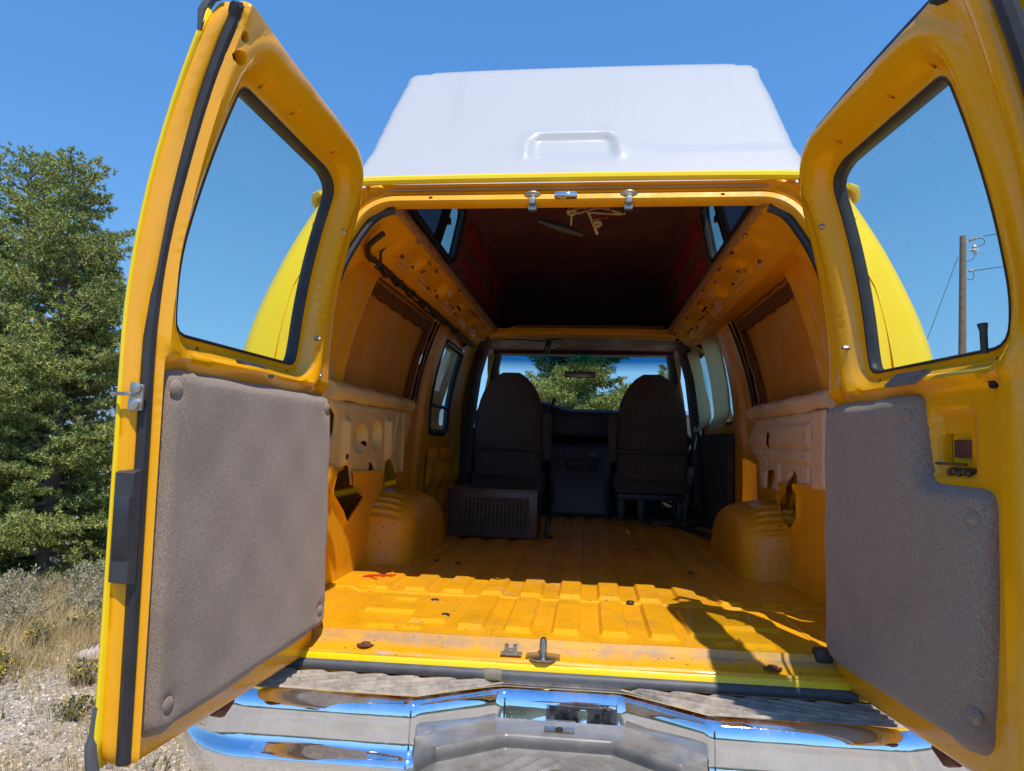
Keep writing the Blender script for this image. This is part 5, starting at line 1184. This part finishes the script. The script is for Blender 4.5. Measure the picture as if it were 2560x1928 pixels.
sage((-4.18, 2.62), .17, .10, 130, M['redleaf'], 'rusty_plant', 'rust red leafed plant at the left edge below the conifer', 'plant', None, 700)
# --- shoe behind the left door
sh = empty('shoe', (-2.62, 1.70, float(gz(-2.62, 1.70))+.004)); tag(sh, 'pale pinkish shoe on the gravel beside the left rear door', 'shoe')
M['shoecloth'] = simple('pale_pink_canvas', (.52, .40, .36), .9, nz=60, var=.2, bs=.3); M['sole'] = simple('dark_sole', (.10, .085, .08), .8)
def lay(o): o.parent = sh; return o
rings = []
for t in np.linspace(0, 1, 18):
    x = -.05+.28*t; hw = .048*min(1, math.sqrt(max(.02, 1-(1-t/.22)**2)) if t < .22 else 1)*(1-.18*sm(.35, .6, np.array([t]))[0]); hh = .028+.060*float(sm(.05, .75, np.array([t]))[0]) if t > 0 else .016
    hh *= min(1, .55+t*2.5)
    rings.append([(x, hw*math.cos(a)*1.0, .012+max(0, hh*math.sin(a)**.8 if math.sin(a) > 0 else 0)) for a in np.linspace(0, math.pi, 14)])
v, f = loft(rings, False, False, False); lay(mesh('upper', v, f, M['shoecloth']))
rings = [[(x, s*(hw+.003), z) for s, z in ((-1, .0), (-1, .016), (1, .016), (1, .0))] for x, hw in ((-.055, .012), (-.045, .028), (-.02, .043), (.02, .049), (.08, .043), (.18, .040), (.225, .030), (.235, .01))]
v, f = loft(rings, True, True, True); lay(mesh('sole', v, f, M['sole']))
b = MB()
for k in range(3): b.tube(curve_pts([(.05+.03*k, -.032, .062+.008*k), (.055+.03*k, 0, .082+.008*k), (.05+.03*k, .032, .062+.008*k)]), .003, 5)
lay(b.build('lace', M['sole']))
b = MB(); b.tube([(.17, .03*math.cos(a), .0) for a in (0,)]+[(.17, .0, .09)], [.001, .001], 4); b = MB(); b.tube([(.175+.045*math.cos(a), .036*math.sin(a), .098-.01*math.cos(a)) for a in np.linspace(0, 6.28, 18)[:-1]], .008, 6, closed=True); lay(b.build('collar', M['sealgrey']))
# --- the photographer, mirrored in the chrome of the bumper
M['skin'] = simple('skin', (.50, .30, .22), .6, nz=20, var=.1); M['cloth'] = simple('dark_cotton', (.022, .024, .030), .95, nz=60, var=.3); M['hair'] = simple('brown_hair', (.06, .035, .02), .8, nz=80, var=.4)
per = empty('person', (.055, -2.42, 0)); tag(per, 'person in dark shirt and shorts standing behind the van, mirrored in the chrome bumper', 'person')
def skin(name, chains, mat, root_first=True, parent=per, sub=2):
    bm = bmesh.new(); idx = {}; lay_ = None; vs = []
    def key(p): return tuple(round(q, 4) for q in p[:3])
    for ch in chains:
        prev = None
        for p in ch:
            k = key(p)
            if k not in idx: idx[k] = len(vs); vs.append((bm.verts.new(p[:3]), p[3]))
            if prev is not None and prev != idx[k]:
                try: bm.edges.new((vs[prev][0], vs[idx[k]][0]))
                except ValueError: pass
            prev = idx[k]
    me = bpy.data.meshes.new(name); rads = [r for _, r in vs]; bm.to_mesh(me); bm.free()
    o = link(name, me, mat, parent, True)
    m_ = o.modifiers.new('Skin', 'SKIN'); m_.use_smooth_shade = True
    for k, sv in enumerate(me.skin_vertices[0].data): sv.radius = (rads[k], rads[k]); sv.use_root = (k == 0)
    q = o.modifiers.new('Subsurf', 'SUBSURF'); q.levels = sub; q.render_levels = sub
    return o
P0 = (0, 0, .94, .125)
def mir(ch): return [(-p[0],)+tuple(p[1:]) for p in ch]
legR = [P0, (.095, .0, .88, .092), (.105, .01, .68, .075), (.11, .015, .50, .056), (.115, .0, .32, .052), (.12, -.01, .12, .036), (.12, -.01, .07, .040), (.125, .07, .035, .036), (.13, .15, .025, .026)]
trunk = [P0, (0, -.005, 1.10, .115), (0, .0, 1.28, .130), (0, .0, 1.40, .115), (0, .0, 1.47, .062), (0, .01, 1.54, .055), (0, .025, 1.60, .080), (0, .02, 1.69, .092), (0, .015, 1.745, .07)]
armR = [(0, .0, 1.40, .115), (.16, -.005, 1.405, .062), (.235, .02, 1.27, .046), (.275, .07, 1.12, .040), (.20, .19, 1.155, .034), (.125, .295, 1.195, .026), (.095, .335, 1.205, .028)]
def fingers(sx):
    r = []
    for k, (dx, dz, ln) in enumerate(((-.012, .030, .062), (-.016, .010, .072), (-.016, -.010, .066), (-.010, -.028, .052))):
        b0 = (sx*.095, .335, 1.205); r.append([(b0[0], b0[1], b0[2], .028), (sx*(.088), .358, 1.205+dz, .010), (sx*(.075+dx*.3), .358+ln*.55, 1.207+dz, .0088), (sx*(.055+dx), .358+ln*.75, 1.207+dz, .0075)])
    r.append([(sx*.095, .335, 1.205, .028), (sx*.085, .335, 1.232, .011), (sx*.068, .352, 1.246, .010), (sx*.050, .372, 1.250, .008)])
    return r
body = skin('body', [legR, mir(legR), trunk, armR, mir(armR)]+fingers(1)+fingers(-1), M['skin'])
skin('shirt', [[(0, 0, .90, .142), (0, -.005, 1.10, .134), (0, 0, 1.28, .148), (0, 0, 1.40, .130), (0, 0, 1.46, .075)], [(0, 0, 1.40, .130), (.16, -.005, 1.408, .078), (.228, .015, 1.285, .066)], [(0, 0, 1.40, .130), (-.16, -.005, 1.408, .078), (-.228, .015, 1.285, .066)]], M['cloth'])
skin('shorts', [[(0, 0, .96, .145), (.098, 0, .86, .112), (.11, .01, .68, .102), (.115, .015, .54, .094)], [(0, 0, .96, .145), (-.098, 0, .86, .112), (-.11, .01, .68, .102), (-.115, .015, .54, .094)]], M['cloth'])
for sx in (-1, 1): skin('shoe', [[(sx*.12, -.03, .075, .046), (sx*.122, .03, .05, .046), (sx*.127, .10, .038, .040), (sx*.132, .165, .030, .030)]], M['cloth'])
hd = bmesh.new(); bmesh.ops.create_uvsphere(hd, u_segments=20, v_segments=14, radius=1)
b = MB(); b.add([(v.co.x*.098, v.co.y*.108+.005, 1.705+v.co.z*.095) for v in hd.verts], [[v.index for v in f.verts] for f in hd.faces if f.calc_center_median().z > .25 or f.calc_center_median().y < -.3]); o = b.build('hair', M['hair']); o.parent = per; hd.free()
b = MB(); b.lathe((0, .105, 1.655), (0, .8, -.5), [(.016, 0), (.013, .018), (.004, .026)], 8); o = b.build('nose', M['skin']); o.parent = per
for sx in (-1, 1):
    b = MB(); b.lathe((sx*.034, .098, 1.685), (sx*.2, 1, 0), [(.013, 0), (.010, .006), (.003, .008)], 10); o = b.build('eye', M['hair']); o.parent = per
    b = MB(); b.tube([(sx*.088, .005, 1.70), (sx*.100, -.005, 1.68), (sx*.095, .0, 1.65), (sx*.086, .010, 1.645)], .010, 8); o = b.build('ear', M['skin']); o.parent = per
b = MB(); b.tube([(-.025, .100, 1.618), (0, .106, 1.614), (.025, .100, 1.618)], .006, 6); o = b.build('mouth', M['redstain']); o.parent = per
